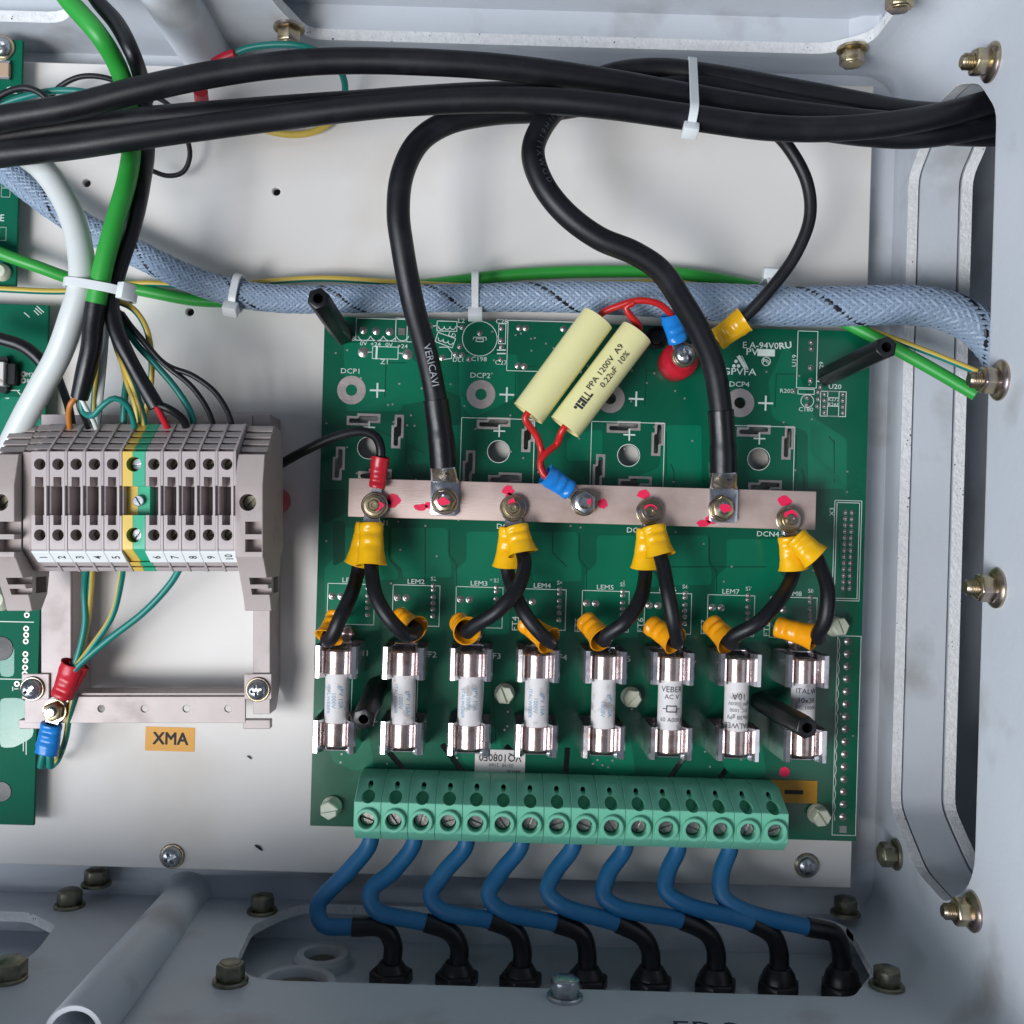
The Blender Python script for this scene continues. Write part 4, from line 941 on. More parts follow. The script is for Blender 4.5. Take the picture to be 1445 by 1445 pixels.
def big_lug(t, stud, px, top, lb_=None):
    s = P(*stud, 23); w = 5.6
    z0 = BZ1 + .02; z1 = z0 + 1.9
    e = P(*top, 27)
    pl = [(s.x - w, s.y - 4.8), (s.x - w + 1, s.y - 5.8), (s.x + w - 1, s.y - 5.8), (s.x + w, s.y - 4.8), (s.x + w, s.y + 7.5), (s.x - w, s.y + 7.5)]
    palm = part('lug_palm', MB().sheet(pl, [circle(s.x, s.y, 2.7, 18)], z0, z1, XY), M_silver, t, bevel=.25, seg=2)
    m = MB()
    ya, yb = s.y + 7.4, e.y
    rows = []
    for (y, hw, za, zb) in [(ya, w, z0, z1), (ya + 2.2, w * .93, z0 + .4, z1 + 1.6), (yb - .5, 4.9, z0 + 1, z1 + 6.0), (yb + 4, 4.6, z0 + 1.2, z1 + 7.5)]:
        rows.append([(s.x + (e.x - s.x) * (y - ya) / (yb - ya) + u * hw, y, v) for u, v in ((-1, za), (1, za), (1, zb - .5), (.8, zb), (-.8, zb), (-1, zb - .5))])
    n = 6; vs = [v for r in rows for v in r]
    fs = [tuple(range(n)), tuple(range(3 * n, 4 * n))] + [(k * n + i, k * n + (i + 1) % n, (k + 1) * n + (i + 1) % n, (k + 1) * n + i) for k in range(3) for i in range(n)]
    m.add(vs, fs); part('lug_barrel', m, M_silver, t, bevel=.15)
    ym = (ya + 2.2 + yb) / 2 - .4; m = MB(); m.box(s.x + .2, s.x + 1.7, ym - .55, ym + .55, z1 + 2.5, z1 + 3.75); part('inspection_hole', m, M_hole, t)  # solid dark box; the shade of the hole is painted, not cut
pa = [(626, 655, 29), (622, 610, 31), (615, 562, 33), (603, 503, 38), (582, 425, 46), (568, 350, 52), (562, 299, 54), (568, 245, 54), (591, 200, 53), (632, 173, 51), (695, 160, 49), (770, 155, 47), (860, 140, 48), (980, 122, 48), (1100, 142, 46), (1220, 165, 44), (1310, 185, 42), (1400, 190, 40), (1450, 186, 38)]
t, p = cable('power_cable', 'longer black cable looping down to the first big lug, printed VERICAVI', 'cable', pa, 4.35, M_rubber, GC)
m = MB(); m.tube([p[0] + Vector((0, -1.2, 0)), p[0].lerp(p[1], .55), p[1].lerp(p[2], .95)], lambda u: 5.25 if u < .52 else 4.95, 20); part('heat_shrink', m, M_shrink, t)
tx = MB(); tube_text(tx, 'VERICAVI', list(reversed(PL(pa[1:6]))), 44, 4.35, 4.0, theta=.2, bold=.005); part('cable_print', tx, mat('cable_print', 'a9adb2', .6, var=.3, vs=400, bump=0), t, recalc=False)
big_lug(t, (627, 707), 0, (625, 660))
pb_ = [(1021, 662, 29), (1020, 615, 31), (1017, 577, 33), (1007, 517, 38), (988, 470, 43), (962, 425, 48), (932, 382, 53), (895, 357, 55), (845, 336, 56), (797, 300, 57), (765, 258, 57), (752, 215, 56), (765, 178, 53), (800, 140, 47), (860, 107, 45), (930, 99, 46), (1000, 107, 47), (1150, 134, 46), (1296, 160, 44), (1400, 160, 42), (1450, 155, 40)]
t, p = cable('power_cable', 'S-shaped glossy black cable down to the second big lug', 'cable', pb_, 4.35, M_rubber, GC)
m = MB(); m.tube([p[0] + Vector((0, -1.2, 0)), p[0].lerp(p[1], .55), p[1].lerp(p[2], .95)], lambda u: 5.3 if u < .5 else 5.0, 20); part('heat_shrink', m, M_shrink, t)
tx = MB(); tube_text(tx, '2 11 H 8 1 T I X W O D', list(reversed(PL(pb_[8:14]))), 27, 4.35, 3.2, theta=.5); part('cable_print', tx, mat('faded_print', '4c505a', .6, bump=0), t, recalc=False)
big_lug(t, (1021, 717), 0, (1021, 667))
# thin loop cable with yellow lug on the red insulator
t, p = cable('loop_cable', 'thin black cable looping from the bundle to a yellow crimp sleeve', 'cable', [(1040, 165, 50), (1085, 182, 46), (1108, 202, 44), (1138, 255, 42), (1143, 305, 40), (1124, 357, 37), (1090, 405, 34), (1050, 448, 30), (1030, 464, 28)], 2.35, M_rubber)
IN = P(965, 502, 27)
lug(t, (IN.x, IN.y, 26.6), P(1011, 480, 27), P(1050, 451, 29.5), 4.6, 5.3, M_yel, 4.6)
# red insulator with screw
c = P(962, 507, 22); c = Vector((IN.x, IN.y, BH)); t = thing('red_insulator', 'round dark red standoff insulator on the circuit board', 'insulator', c)
m = MB(); m.M = Matrix.Translation(c); m.lathe([(7.2, 0), (7.6, .6), (7.6, 9.5), (6.9, 11.2), (5.4, 12.2), (5.0, 13.2), (0.01, 13.2)], 32, False); part('body', m, M_red, t)
pan_screw(Vector((IN.x, IN.y, 27.6)), 'cross-head screw with washer on top of the red insulator', 3.9, [(4.7, .9)], .4)
# ---- two film capacitors
def capacitor(a, b, lb, txt):
    A, B = P(*a), P(*b); d = (B - A).normalized(); t = thing('film_capacitor', lb, 'capacitor', (A + B) / 2, 'pale yellow film capacitors')
    Mx = axis_matrix(A, B - A, (0, 0, 1)) @ Matrix.Diagonal((.9, 1, 1, 1)); Ln = (B - A).length; r = 6.75
    m = MB(); m.M = Mx; m.lathe([(r - .35, 0), (r, 0.15), (r, Ln - .15), (r - .35, Ln)], 36, False); part('film_wrap', m, M_film, t)
    m = MB(); m.M = Mx; m.lathe([(.01, 1.2), (r - .5, 1.0), (r - .35, 0.05), (r - .35, Ln - .05), (r - .5, Ln - 1.0), (.01, Ln - 1.2)], 36, False); part('resin_end', m, M_resin, t)
    if txt:
        tx = MB(); pth = [A, (A + B) / 2, B]
        for s, at, z, th in txt: tube_text(tx, s, pth, at, r - .35, z, theta=th, bold=.004)
        for (u0, u1, v0, v1) in [(9.2, 10.4, .8, 2.0), (10.8, 12.0, -1.2, 2.2), (12.4, 13.6, -1.2, .4), (12.4, 13.6, 1.0, 2.2), (13.9, 15.2, -1.2, 2.2), (15.6, 16.2, -1.2, 2.2), (16.2, 17.4, -1.2, -.4), (17.8, 18.4, -1.2, 2.2), (18.4, 19.8, -1.2, -.4)]:
            T_ = d; zf = (Vector((0, 0, 1)) - T_ * T_.z).normalized(); bf = zf.cross(T_)
            vs = [A + T_ * u + zf * (r * .9 + .25) * math.cos(v / r) + bf * (r + .08) * math.sin(v / r) for u, v in ((u0 * .8, v0), (u1 * .8, v0), (u1 * .8, v1), (u0 * .8, v1))]
            tx.add(vs, [(0, 1, 2, 3)])
        for i_, v in enumerate(tx.v): pass
        part('print', tx, M_inkd, t, recalc=False)
    return A, B
A1, B1 = capacitor((745, 584, 31), (844, 449, 31), 'plain pale yellow capacitor, upper one of the pair', None)
A2, B2 = capacitor((797, 603, 31), (899, 469, 31), 'pale yellow capacitor printed PPA 1200V 0.22uF', [('PPA 1200V  A9', 27, 3.4, .28), ('0.22uF  10%', 28.5, 3.4, -.3)])
t = thing('capacitor_lead', 'twisted red leads with a blue lug below the capacitors', 'wire', P(765, 640, 26), 'red capacitor leads with blue lugs')
for pts in ([A1 + (B1 - A1) * .05, A1 - (B1 - A1) * .04, P(757, 615, 28), P(764, 636, 26), P(763, 655, 27), P(770, 670, 28), P(778, 678, 28)], [A2 + (B2 - A2) * .05, A2 - (B2 - A2) * .04, P(786, 626, 27), P(770, 640, 29), P(762, 652, 29), P(766, 668, 29), P(776, 678, 28.5)]):
    m = MB(); m.tube(pts, 1.35, 12, wob=.04); part('wire', m, M_redw, t)
st3 = P(825, 709, 25); lug(t, (st3.x, st3.y, BZ1 + .05), P(805, 693, 25), P(770, 669, 28), 4.0, 4.3, M_blue, 4.8)
t = thing('capacitor_lead', 'red leads with a blue lug above the capacitors', 'wire', P(900, 430, 30), 'red capacitor leads with blue lugs')
for pts in ([B1 - (B1 - A1) * .05, B1 + (B1 - A1) * .05, P(872, 432, 33), P(900, 424, 35), P(928, 428, 35), P(945, 441, 33), P(950, 450, 31)], [B2 - (B2 - A2) * .05, B2 + (B2 - A2) * .04, P(891, 447, 33), P(883, 434, 34), P(895, 427, 35)]):
    m = MB(); m.tube(pts, 1.35, 12, wob=.04); part('wire', m, M_redw, t)
lug(t, (IN.x, IN.y, 25.5), P(957, 482, 27), P(946, 443, 32), 3.9, 4.2, M_blue, 4.6)
# ---- braided sleeves
def braid(name, lb, pts, r_of, n=18, lay=None, group=None):
    p = PL(pts); path = catmull(p, 1.0); T, N, B = frames(path); nn = len(path)
    t = thing(name, lb, 'sleeve', p[len(p) // 2], group)
    rr = [r_of(i / (nn - 1)) for i in range(nn)]
    m = MB(); m.tube(path, lambda u: r_of(u) - .55, 16, raw=True); part('core', m, M_core, t)
    m = MB(); tr_ = MB()
    for fam in (1, -1):
        for k in range(n):
            tgt = tr_ if (k == 0 and fam == 1) else m
            vs = []; fs = []; th = 2 * math.pi * k / n
            for i in range(nn):
                if i: th += fam * 1.0 / max(rr[i], 1) * .82
                wv = math.sin((i * 1.0) * 2.2 * .5 * n / (2 * math.pi * rr[i]) * 1.25 + (0 if fam == 1 else math.pi) + k * math.pi)
                for off, dr in ((-.64, -.14), (0, .14), (.64, -.14)):
                    off *= rr[i] / 5.4; a = th + off / rr[i] * .76; s_ = -fam * off * .62
                    base = path[i] + T[i] * s_
                    vs.append(base + (N[i] * math.cos(a) + B[i] * math.sin(a)) * (rr[i] + dr + .17 * wv))
            for i in range(nn - 1):
                for j in (0, 1): fs.append((i * 3 + j, i * 3 + j + 1, (i + 1) * 3 + j + 1, (i + 1) * 3 + j))
            tgt.add(vs, fs)
    part('braid', m, M_braid, t, kind='stuff', recalc=False); part('tracer', tr_, M_tracer, t, kind='stuff', recalc=False)
    return t
braid('braided_sleeve', 'long grey-blue braided cable sleeve crossing behind the black cables', [(-40, 205, 10), (8, 240, 12), (75, 291, 13), (130, 326, 13), (190, 356, 13), (260, 390, 13), (330, 413, 14), (400, 422, 15), (480, 422, 16), (600, 421, 16), (690, 420, 16), (800, 419, 17), (1000, 426, 18), (1100, 432, 19), (1200, 432, 21), (1290, 431, 24), (1350, 444, 26), (1395, 475, 27), (1425, 525, 27), (1440, 580, 26)],
      lambda u: 5.4 if u < .5 else 5.4 + 2.3 * min(1, (u - .5) / .22), 18)
# ---- earth wires along the sleeve
def duo(name, lb, pts, r, m1, m2, ang=1.2, span=1.5, cat='wire', group=None, seg=14):
    p = PL(pts); path = catmull(p); T, N, B = frames(path)
    t = thing(name, lb, cat, p[len(p) // 2], group)
    m = MB(); m.tube(path, r, seg, raw=True); j = part('jacket', m, m1, t)
    if m2:
        m = MB(); vs = []; fs = []; k = 6
        for i in range(len(path)):
            zf = (Vector((0, 0, 1)) - T[i] * T[i].z); zf = zf.normalized() if zf.length > .05 else N[i]
            bf = zf.cross(T[i])
            for q in range(k + 1):
                a = ang - span / 2 + span * q / k; vs.append(path[i] + (zf * math.cos(a) + bf * math.sin(a)) * (r + .04))
        for i in range(len(path) - 1):
            for q in range(k): fs.append((i * (k + 1) + q, i * (k + 1) + q + 1, (i + 1) * (k + 1) + q + 1, (i + 1) * (k + 1) + q))
        m.add(vs, fs); part('stripe', m, m2, j, recalc=False)
    return t
duo('earth_cable', 'green earth cable with yellow stripe running behind the braided sleeve', [(-60, 330, 14), (0, 357, 14), (55, 377, 13), (110, 396, 9), (190, 408, 6), (280, 424, 4), (360, 424, 4), (480, 416, 4), (620, 400, 4), (720, 388, 5), (850, 383, 6), (960, 386, 6), (1075, 408, 6), (1150, 436, 8), (1215, 466, 14), (1300, 512, 24), (1378, 557, 34)], 2.5, M_green, None)
duo('earth_wire', 'thin yellow earth wire lying along the top of the braided sleeve', [(-60, 404, 10), (0, 408, 10), (100, 411, 8), (200, 400, 6), (300, 405, 6), (360, 399, 8), (450, 393, 9), (560, 399, 9), (700, 405, 9), (850, 400, 9), (960, 400, 8), (1080, 422, 8), (1215, 462, 14), (1300, 493, 22), (1385, 527, 34)], 1.25, M_yw, M_teal, -1.3, 1.4)
# ---- left harness
t, p = cable('white_cable', 'thick white cable curving down behind the terminal rail', 'cable', [(-10, 190, 52), (30, 215, 55), (62, 240, 57), (95, 290, 60), (112, 345, 62), (115, 400, 62), (101, 450, 60), (83, 500, 56), (56, 550, 50), (33, 592, 46), (10, 640, 42), (-20, 720, 40), (-60, 800, 38)], 4.6, M_white)
pg = [(70, -40, 60), (95, -2, 62), (140, 50, 64), (168, 98, 54), (182, 150, 47), (186, 200, 50), (179, 255, 60), (162, 315, 64), (146, 375, 64), (135, 432, 62)]
t, p = cable('green_cable', 'bright green cable hanging down into a black heat-shrink end', 'cable', pg, 3.5, M_green)
m = MB(); m.tube(PL([(136, 428, 62), (132, 455, 61), (129, 490, 60), (120, 530, 58), (112, 562, 56)]), lambda u: 3.8 - 1.2 * u * u * .6, 16, wob=.05); part('heat_shrink', m, M_shrink, t)
t, p = cable('black_cable', 'black sleeved cable hanging beside the green cable', 'cable', [(115, -40, 56), (135, -2, 58), (166, 35, 60), (188, 78, 60), (201, 120, 47), (207, 175, 44), (206, 225, 48), (198, 275, 56), (187, 325, 58), (168, 378, 58), (157, 425, 58), (161, 455, 58), (172, 485, 58), (190, 520, 57), (207, 550, 56), (221, 574, 55)], 2.9, M_shrink, wob=.07)
GW = 'thin wires at the terminal rail'
def wire(lb, pts, mt, r=1.05, m2=None, ang=1.0, nm='thin_wire'): return duo(nm, lb, pts, r, mt, m2, ang, 1.7, 'wire', GW, 12)
wire('orange thin wire entering the terminals beside the white cable', [(111, 556, 56), (100, 570, 56), (97, 585, 53), (100, 615, 46)], M_orw)
wire('white thin wire fanning out of the heat-shrink end', [(112, 556, 56), (121, 575, 55), (130, 590, 52), (140, 615, 46)], M_white, .9)
wire('dark grey wire between the orange and the white wires', [(110, 556, 55), (112, 575, 54), (120, 592, 51), (128, 615, 46)], M_shrink, 1.0)
wire('teal wire humped like a bridge above the terminals', [(113, 560, 55), (118, 582, 54), (130, 587, 56), (145, 572, 58), (162, 562, 58), (178, 570, 56), (188, 592, 51), (190, 615, 46)], M_teal, 1.1)
wire('bright teal wire hanging straight beside the heat-shrink', [(152, 430, 52), (149, 470, 52), (145, 520, 52), (140, 570, 50), (136, 610, 44)], M_teal, 1.3, M_white, .4)
wire('yellow-green wire hanging behind the heat-shrink end', [(140, 440, 48), (138, 500, 46), (133, 560, 44), (131, 610, 40)], M_yw, 1.1, M_teal, -1.0)
wire('yellow and green wire bulging outwards in an arc', [(163, 424, 50), (188, 436, 52), (205, 460, 52), (213, 495, 50), (213, 540, 46), (205, 580, 42), (200, 612, 40)], M_yw, 1.15, M_teal, -1.2)
wire('dark teal wire slanting down to the middle terminals', [(170, 445, 50), (190, 482, 52), (220, 515, 52), (248, 548, 50), (268, 580, 47), (276, 612, 42)], M_teal, 1.25)
wire('thin black wire slanting to the ninth terminal', [(168, 440, 52), (195, 472, 54), (230, 512, 54), (270, 545, 52), (293, 578, 48), (305, 612, 42)], M_rubber, 1.05)
wire('thin black wire looping wide to the tenth terminal', [(172, 442, 51), (200, 480, 53), (235, 515, 53), (272, 530, 53), (303, 553, 51), (322, 583, 47), (330, 612, 42)], M_rubber, 1.05)
wire('yellow earth wire entering the yellow and green terminal', [(158, 470, 48), (170, 505, 50), (188, 545, 50), (200, 580, 48), (206, 615, 44)], M_yw, 1.2, M_teal, 1.2)
wire('second yellow earth wire behind the first one', [(170, 500, 46), (180, 540, 46), (192, 575, 45), (195, 615, 42)], M_yw, 1.2, M_teal, 1.3)
wire('short crimson wire leaving the black sleeve', [(218, 568, 55), (226, 583, 53), (236, 603, 48), (240, 618, 45)], M_red, 1.3)
wire('short black wire leaving the black sleeve', [(221, 570, 54), (240, 578, 54), (258, 592, 50), (266, 616, 44)], M_rubber, 1.5)
wire('black wire behind the white cable above the terminals', [(70, 500, 30), (85, 540, 34), (97, 575, 38), (103, 612, 40)], M_rubber, 1.6)
wire('short dark teal wire next to the bridge-shaped one', [(180, 530, 44), (176, 560, 44), (174, 600, 42)], M_teal, 1.3)
# wires leaving the rail downwards to the earth bolt
RS0, RS1 = P(86, 983, 24), P(103, 936, 26)
wire('teal wire dropping straight from the terminals to the red sleeve', [(122, 790, 40), (119, 830, 34), (120, 880, 30), (110, 925, 27), (98, 955, 26)], M_teal, 1.25)
wire('yellow-green wire beside the straight teal wire', [(130, 790, 38), (127, 840, 32), (121, 890, 28), (108, 930, 26), (97, 956, 25)], M_yw, 1.25, M_teal, -.9)
wire('green and yellow wire curving in from the fifth terminal', [(175, 785, 42), (170, 825, 36), (158, 870, 32), (130, 912, 29), (100, 952, 27)], M_teal, 1.25, M_yw, -1.1)
wire('teal wire sweeping in from below the eighth terminal', [(262, 785, 42), (243, 820, 38), (205, 862, 34), (150, 905, 30), (112, 938, 28), (98, 955, 27)], M_teal, 1.35)
wire('thin yellow striped loop passing under the blue lug', [(112, 935, 24), (108, 965, 22), (98, 1010, 20), (92, 1045, 16), (80, 1075, 10), (72, 1082, 8)], M_yw, 1.15, M_teal, 1.0)
# ---- wires and standoff at the top
t = thing('tall_insulator', 'tall red standoff behind the black cables with a teal wire on top', 'insulator', P(286, 130, 0))
a, b = P(287, 165, 0), P(283, 128, 16)
m = MB(); m.tube([a, a.lerp(b, .5), b], 2.9, 14); part('body', m, M_red, t)
m = MB(); m.tube(PL([(305, 92, 20), (318, 82, 22), (332, 76, 24)]), lambda u: 3.0 - 1.2 * u, 14); part('sleeve', m, M_red, t)
duo('top_wire', 'teal wire curving from the red sleeve over the top cable', [(325, 78, 22), (350, 68, 24), (390, 63, 26), (430, 66, 26), (465, 82, 22), (484, 108, 16), (486, 135, 10), (470, 165, 6)], 1.35, M_teal, None)
duo('top_wire', 'yellow wire showing below the front black cable', [(330, 160, 8), (370, 182, 6), (415, 190, 5), (450, 183, 5), (480, 160, 6)], 1.4, M_yw, None)
duo('top_wire', 'thin black wire looping below the bundle near the drilled holes', [(205, 130, 10), (240, 150, 12), (262, 190, 12), (268, 220, 10), (258, 243, 8), (236, 248, 8), (212, 240, 10)], 1.0, M_rubber, None)
duo('top_wire', 'thin black wire arching above the upper black cable', [(60, 150, 10), (85, 122, 12), (115, 108, 14), (150, 110, 14), (185, 125, 12), (215, 145, 10)], 1.1, M_rubber, None)
duo('top_wire', 'dark teal wire behind the upper black cable', [(-20, 155, 12), (30, 138, 14), (80, 128, 14), (130, 132, 14), (180, 150, 12)], 1.4, M_teal, None)
duo('top_wire', 'black wire loop over the upper corner board', [(-20, 150, 16), (10, 130, 18), (35, 124, 18), (58, 132, 18), (75, 150, 16)], 1.3, M_rubber, None)
duo('board_wire', 'dark cable curving over the board beside the white cable', [(-40, 468, 26), (0, 478, 27), (35, 490, 27), (60, 512, 26), (78, 545, 24)], 2.6, M_shrink, None)
t = thing('busbar_wire', 'black wire with a red crimp sleeve on the first busbar nut', 'cable', P(460, 622, 30))
s0 = P(*STUDS[0], 25); lug(t, (s0.x, s0.y, BZ1 + 1.1), P(532, 688, 25), P(537, 645, 27), 3.3, 3.7, M_red, 4.4, 1.9)
m = MB(); m.tube(PL([(533, 676, 26), (537, 645, 27), (537, 632, 28), (530, 616, 30), (512, 609, 31), (475, 616, 31), (430, 636, 30), (385, 662, 28), (345, 690, 26), (300, 705, 24)]), 1.85, 14); part('jacket', m, M_rubber, t)
# ---- cable ties
def tie(lb, c, along, ru, rv, head_ang, w=3.0, group='translucent white cable ties', tail=None):
    c = Vector(c); al = Vector(along); al.z = 0; al.normalize(); u = Vector((-al.y, al.x, 0)); v = Vector((0, 0, 1)); t = thing('cable_tie', lb, 'cable tie', c, group)
    m = MB(); n = 40; vs = []; fs = []
    for i in range(n):
        a = 2 * math.pi * i / n; d = u * math.cos(a) * 1 + v * math.sin(a)
        ca_, sa_ = math.cos(a), math.sin(a); ca_ = math.copysign(abs(ca_) ** .62, ca_); sa_ = math.copysign(abs(sa_) ** .62, sa_)
        o = c + u * ru * ca_ + v * rv * sa_
        nr = (u * math.cos(a) / ru + v * math.sin(a) / rv).normalized()
        vs += [o - al * w / 2, o + al * w / 2, o + al * w / 2 + nr * 1.1, o - al * w / 2 + nr * 1.1]
    for i in range(n):
        j = (i + 1) % n
        for q in range(4): fs.append((i * 4 + q, i * 4 + (q + 1) % 4, j * 4 + (q + 1) % 4, j * 4 + q))
    m.add(vs, fs); part('band', m, M_tie, t, bevel=.15)
    a = head_ang; o = c + u * ru * math.copysign(abs(math.cos(a)) ** .62, math.cos(a)) + v * rv * math.copysign(abs(math.sin(a)) ** .62, math.sin(a)); nr = (u * math.cos(a) / ru + v * math.sin(a) / rv).normalized(); tg = al.cross(nr)
    m = MB(); m.M = Matrix(((al.x, tg.x, nr.x, o.x), (al.y, tg.y, nr.y, o.y), (al.z, tg.z, nr.z, o.z), (0, 0, 0, 1))); m.box(-2.9, 2.9, -2.6, 2.6, .2, 4.4); part('head', m, M_tie, t, bevel=.4, seg=2)
    if tail:
        m = MB(); m.M = Matrix(((al.x, tg.x, nr.x, o.x), (al.y, tg.y, nr.y, o.y), (al.z, tg.z, nr.z, o.z), (0, 0, 0, 1))); m.box(-1.3, 1.3, 2.6, 2.6 + tail, 1.6, 2.5); part('tail', m, M_tie, t, bevel=.1)
def bundle_tie(lb, centres, al, r, w=3.0):
    c0 = sum(centres, Vector((0, 0, 0))) / len(centres); al = Vector(al); al.z = 0; al.normalize(); u = Vector((-al.y, al.x, 0)); v = Vector((0, 0, 1))
    pts = []
    for c in centres:
        a0, b0 = (c - c0).dot(u), (c - c0).dot(v)
        pts += [(a0 + r * math.cos(q * math.pi / 12), b0 + r * math.sin(q * math.pi / 12)) for q in range(24)]
    pts = sorted(set((round(a, 4), round(b, 4)) for a, b in pts))
    def half(ps):
        h = []
        for p in ps:
            while len(h) > 1 and (h[-1][0] - h[-2][0]) * (p[1] - h[-2][1]) - (h[-1][1] - h[-2][1]) * (p[0] - h[-2][0]) <= 0: h.pop()
            h.append(p)
        return h[:-1]
    hull = half(pts) + half(pts[::-1]); n = len(hull)
    t = thing('cable_tie', lb, 'cable tie', c0, 'translucent white cable ties'); vs = []; fs = []
    nor = []
    for k in range(n):
        d = Vector(hull[(k + 1) % n]) - Vector(hull[k - 1]); nor.append(Vector((d.y, -d.x)).normalized())
    for (a, b), q in zip(hull, nor):
        o = c0 + u * a + v * b; nr = u * q.x + v * q.y
        vs += [o - al * w / 2, o + al * w / 2, o + al * w / 2 + nr * 1.1, o - al * w / 2 + nr * 1.1]
    for k in range(n):
        e = (k + 1) % n
        for q in range(4): fs.append((k * 4 + q, k * 4 + (q + 1) % 4, e * 4 + (q + 1) % 4, e * 4 + q))
    part('band', MB().add(vs, fs), M_tie, t, bevel=.12)
    k = max(range(n), key=lambda k: -hull[k][0] * .84 + hull[k][1] * .54); o = c0 + u * hull[k][0] + v * hull[k][1]; nr = (u * nor[k].x + v * nor[k].y).normalized(); tg = al.cross(nr)
    m = MB(); m.M = Matrix(((al.x, tg.x, nr.x, o.x), (al.y, tg.y, nr.y, o.y), (al.z, tg.z, nr.z, o.z), (0, 0, 0, 1))); m.box(-2.7, 2.7, -2.4, 2.4, .1, 4.2); part('head', m, M_tie, t, bevel=.5, seg=2)
bundle_tie('white cable tie round the bundle of black power cables', [P(972, 136, 58.2), P(972, 165.5, 70), P(972, 151, 50.5), P(972, 122, 48), P(972, 104, 46.6)], P(1000, 140, 58) - P(940, 131, 58), RB + .25)
tie('white cable tie binding the white, green and black cables', P(142, 410, 58), P(139, 430, 58) - P(146, 390, 58), 11.2, 8.6, .55, 3.2)
tie('white cable tie on the sleeve below the slanting part', P(336, 414, 14), P(360, 418, 14) - P(310, 408, 14), 6.4, 6.6, -.55 + math.pi, 3.0)
tie('white cable tie on the sleeve above the coil marking', P(671, 414, 13), P(700, 414, 15) - P(640, 414, 15), 7.6, 8.5, math.pi - .35, 2.8)
tie('white cable tie on the sleeve behind the thin loop cable', P(1080, 424, 15), P(1110, 430, 15) - P(1050, 426, 15), 8.0, 8.0, .35, 3.0)
# ================================================================== terminal rail on its bracket (level, the plate hangs 1.65 degrees out)
RU_ = Matrix.Rotation(ROLL, 4, 'Z')
def U(px, py, h): k = F / (D0 - h); return Vector(((px - VX) / k, -(py - VY) / k, h))
def uthing(name, lb, cat, org, group=None):
    o = thing(name, lb, cat, RU_ @ Vector(org), group); o.rotation_euler = (0, -ROLL, 0); ORG[o.name] = Vector((0, 0, 0)); return o
def lk(name, me, parent, off=None):
    o = linkobj(name, me, parent)
    if off is not None: o.location = W(off)
    return o
# bracket
HBk = 20.0
br = uthing('rail_bracket', 'pale steel bracket frame carrying the terminal rail', 'bracket', (0, 0, 0))
xl0, xl1, xr0, xr1 = U(58, 0, HBk).x, U(100, 0, HBk).x, U(357, 0, HBk).x, U(381, 0, HBk).x
yt = U(0, 583, 24).y; yb0, yb1 = U(0, 1022, HBk).y, U(0, 983, HBk).y
m = MB(); m.box(xl0, xl1, yb1 + .3, yt, HBk - 1.5, HBk); m.box(xl1 - 1.5, xl1, yb1 + .3, yt, 0.2, HBk - 1.6); part('upright', m, M_brack, br, bevel=.2)
m = MB(); m.box(xr0, xr1, yb0 + 4, yt, HBk - 1.5, HBk); m.prism([(yb0 + 4, HBk - 1.6), (yt, HBk - 1.6), (yt, .2), (yb0 + 14, .2), (yb0 + 4, 8)], xr1 - 1.5, xr1, YH); part('upright', m, M_brack, br, bevel=.2)
xt0, xt1 = U(92, 0, 24).x, U(360, 0, 24).x
m = MB(); m.box(xl1 + .2, xr0 - .2, yt - 8, yt - .3, HBk - 1.2, HBk + .6); part('top_bar', m, M_brack, br, bevel=.2)
xb0, xb1 = U(35, 0, HBk).x, U(378, 0, HBk).x
hl = [circle(U(px, 1000, HBk).x, U(px, 1000, HBk).y, 1.45, 14) for px in (143, 204, 263, 322)] 
m = MB(); m.sheet([(xb0, yb0 + .5), (xb1 - 9, yb0 + .5), (xb1 - 9, yb1), (xb0, yb1)], hl, HBk - 1.4, HBk + .1, XY); m.box(xb0, xb1 - 9, yb1 - .2, yb1 + 1.2, 4, HBk - 1.5); part('bottom_bar', m, M_brack, br, bevel=.15)
for px, py, d in [(45, 1014, -1), (362, 1014, 1)]:
    c = U(px, py, HBk); m = MB(); m.box(c.x - 5.5, c.x + 5.5, c.y - 4.2, c.y - .5, HBk - 4, HBk - .2); part('foot', m, M_brack, br, bevel=.3)
for px, py in [(50, 958), (363, 958)]:
    c = U(px, py, HBk); m = MB(); m.box(c.x - 5.0, c.x + 6.0, c.y - 8, c.y + 2.2, HBk + .1, HBk + 1.2); part('tab', m, M_brack, br, bevel=.25)
rail = uthing('din_rail', 'narrow steel rail under the row of terminal blocks', 'rail', (0, 0, 0))
yc = 12.0; pr_ = [(yc - 17.5, 27.4), (yc - 17.5, 26.2), (yc - 13.6, 26.2), (yc - 13.6, 20.7), (yc + 13.6, 20.7), (yc + 13.6, 26.2), (yc + 17.5, 26.2), (yc + 17.5, 27.4), (yc + 12.4, 27.4), (yc + 12.4, 21.9), (yc - 12.4, 21.9), (yc - 12.4, 27.4)]
m = MB(); m.prism(pr_, U(0, 0, 27).x + 6, U(392, 0, 27).x, YH); part('profile', m, M_brack, rail)
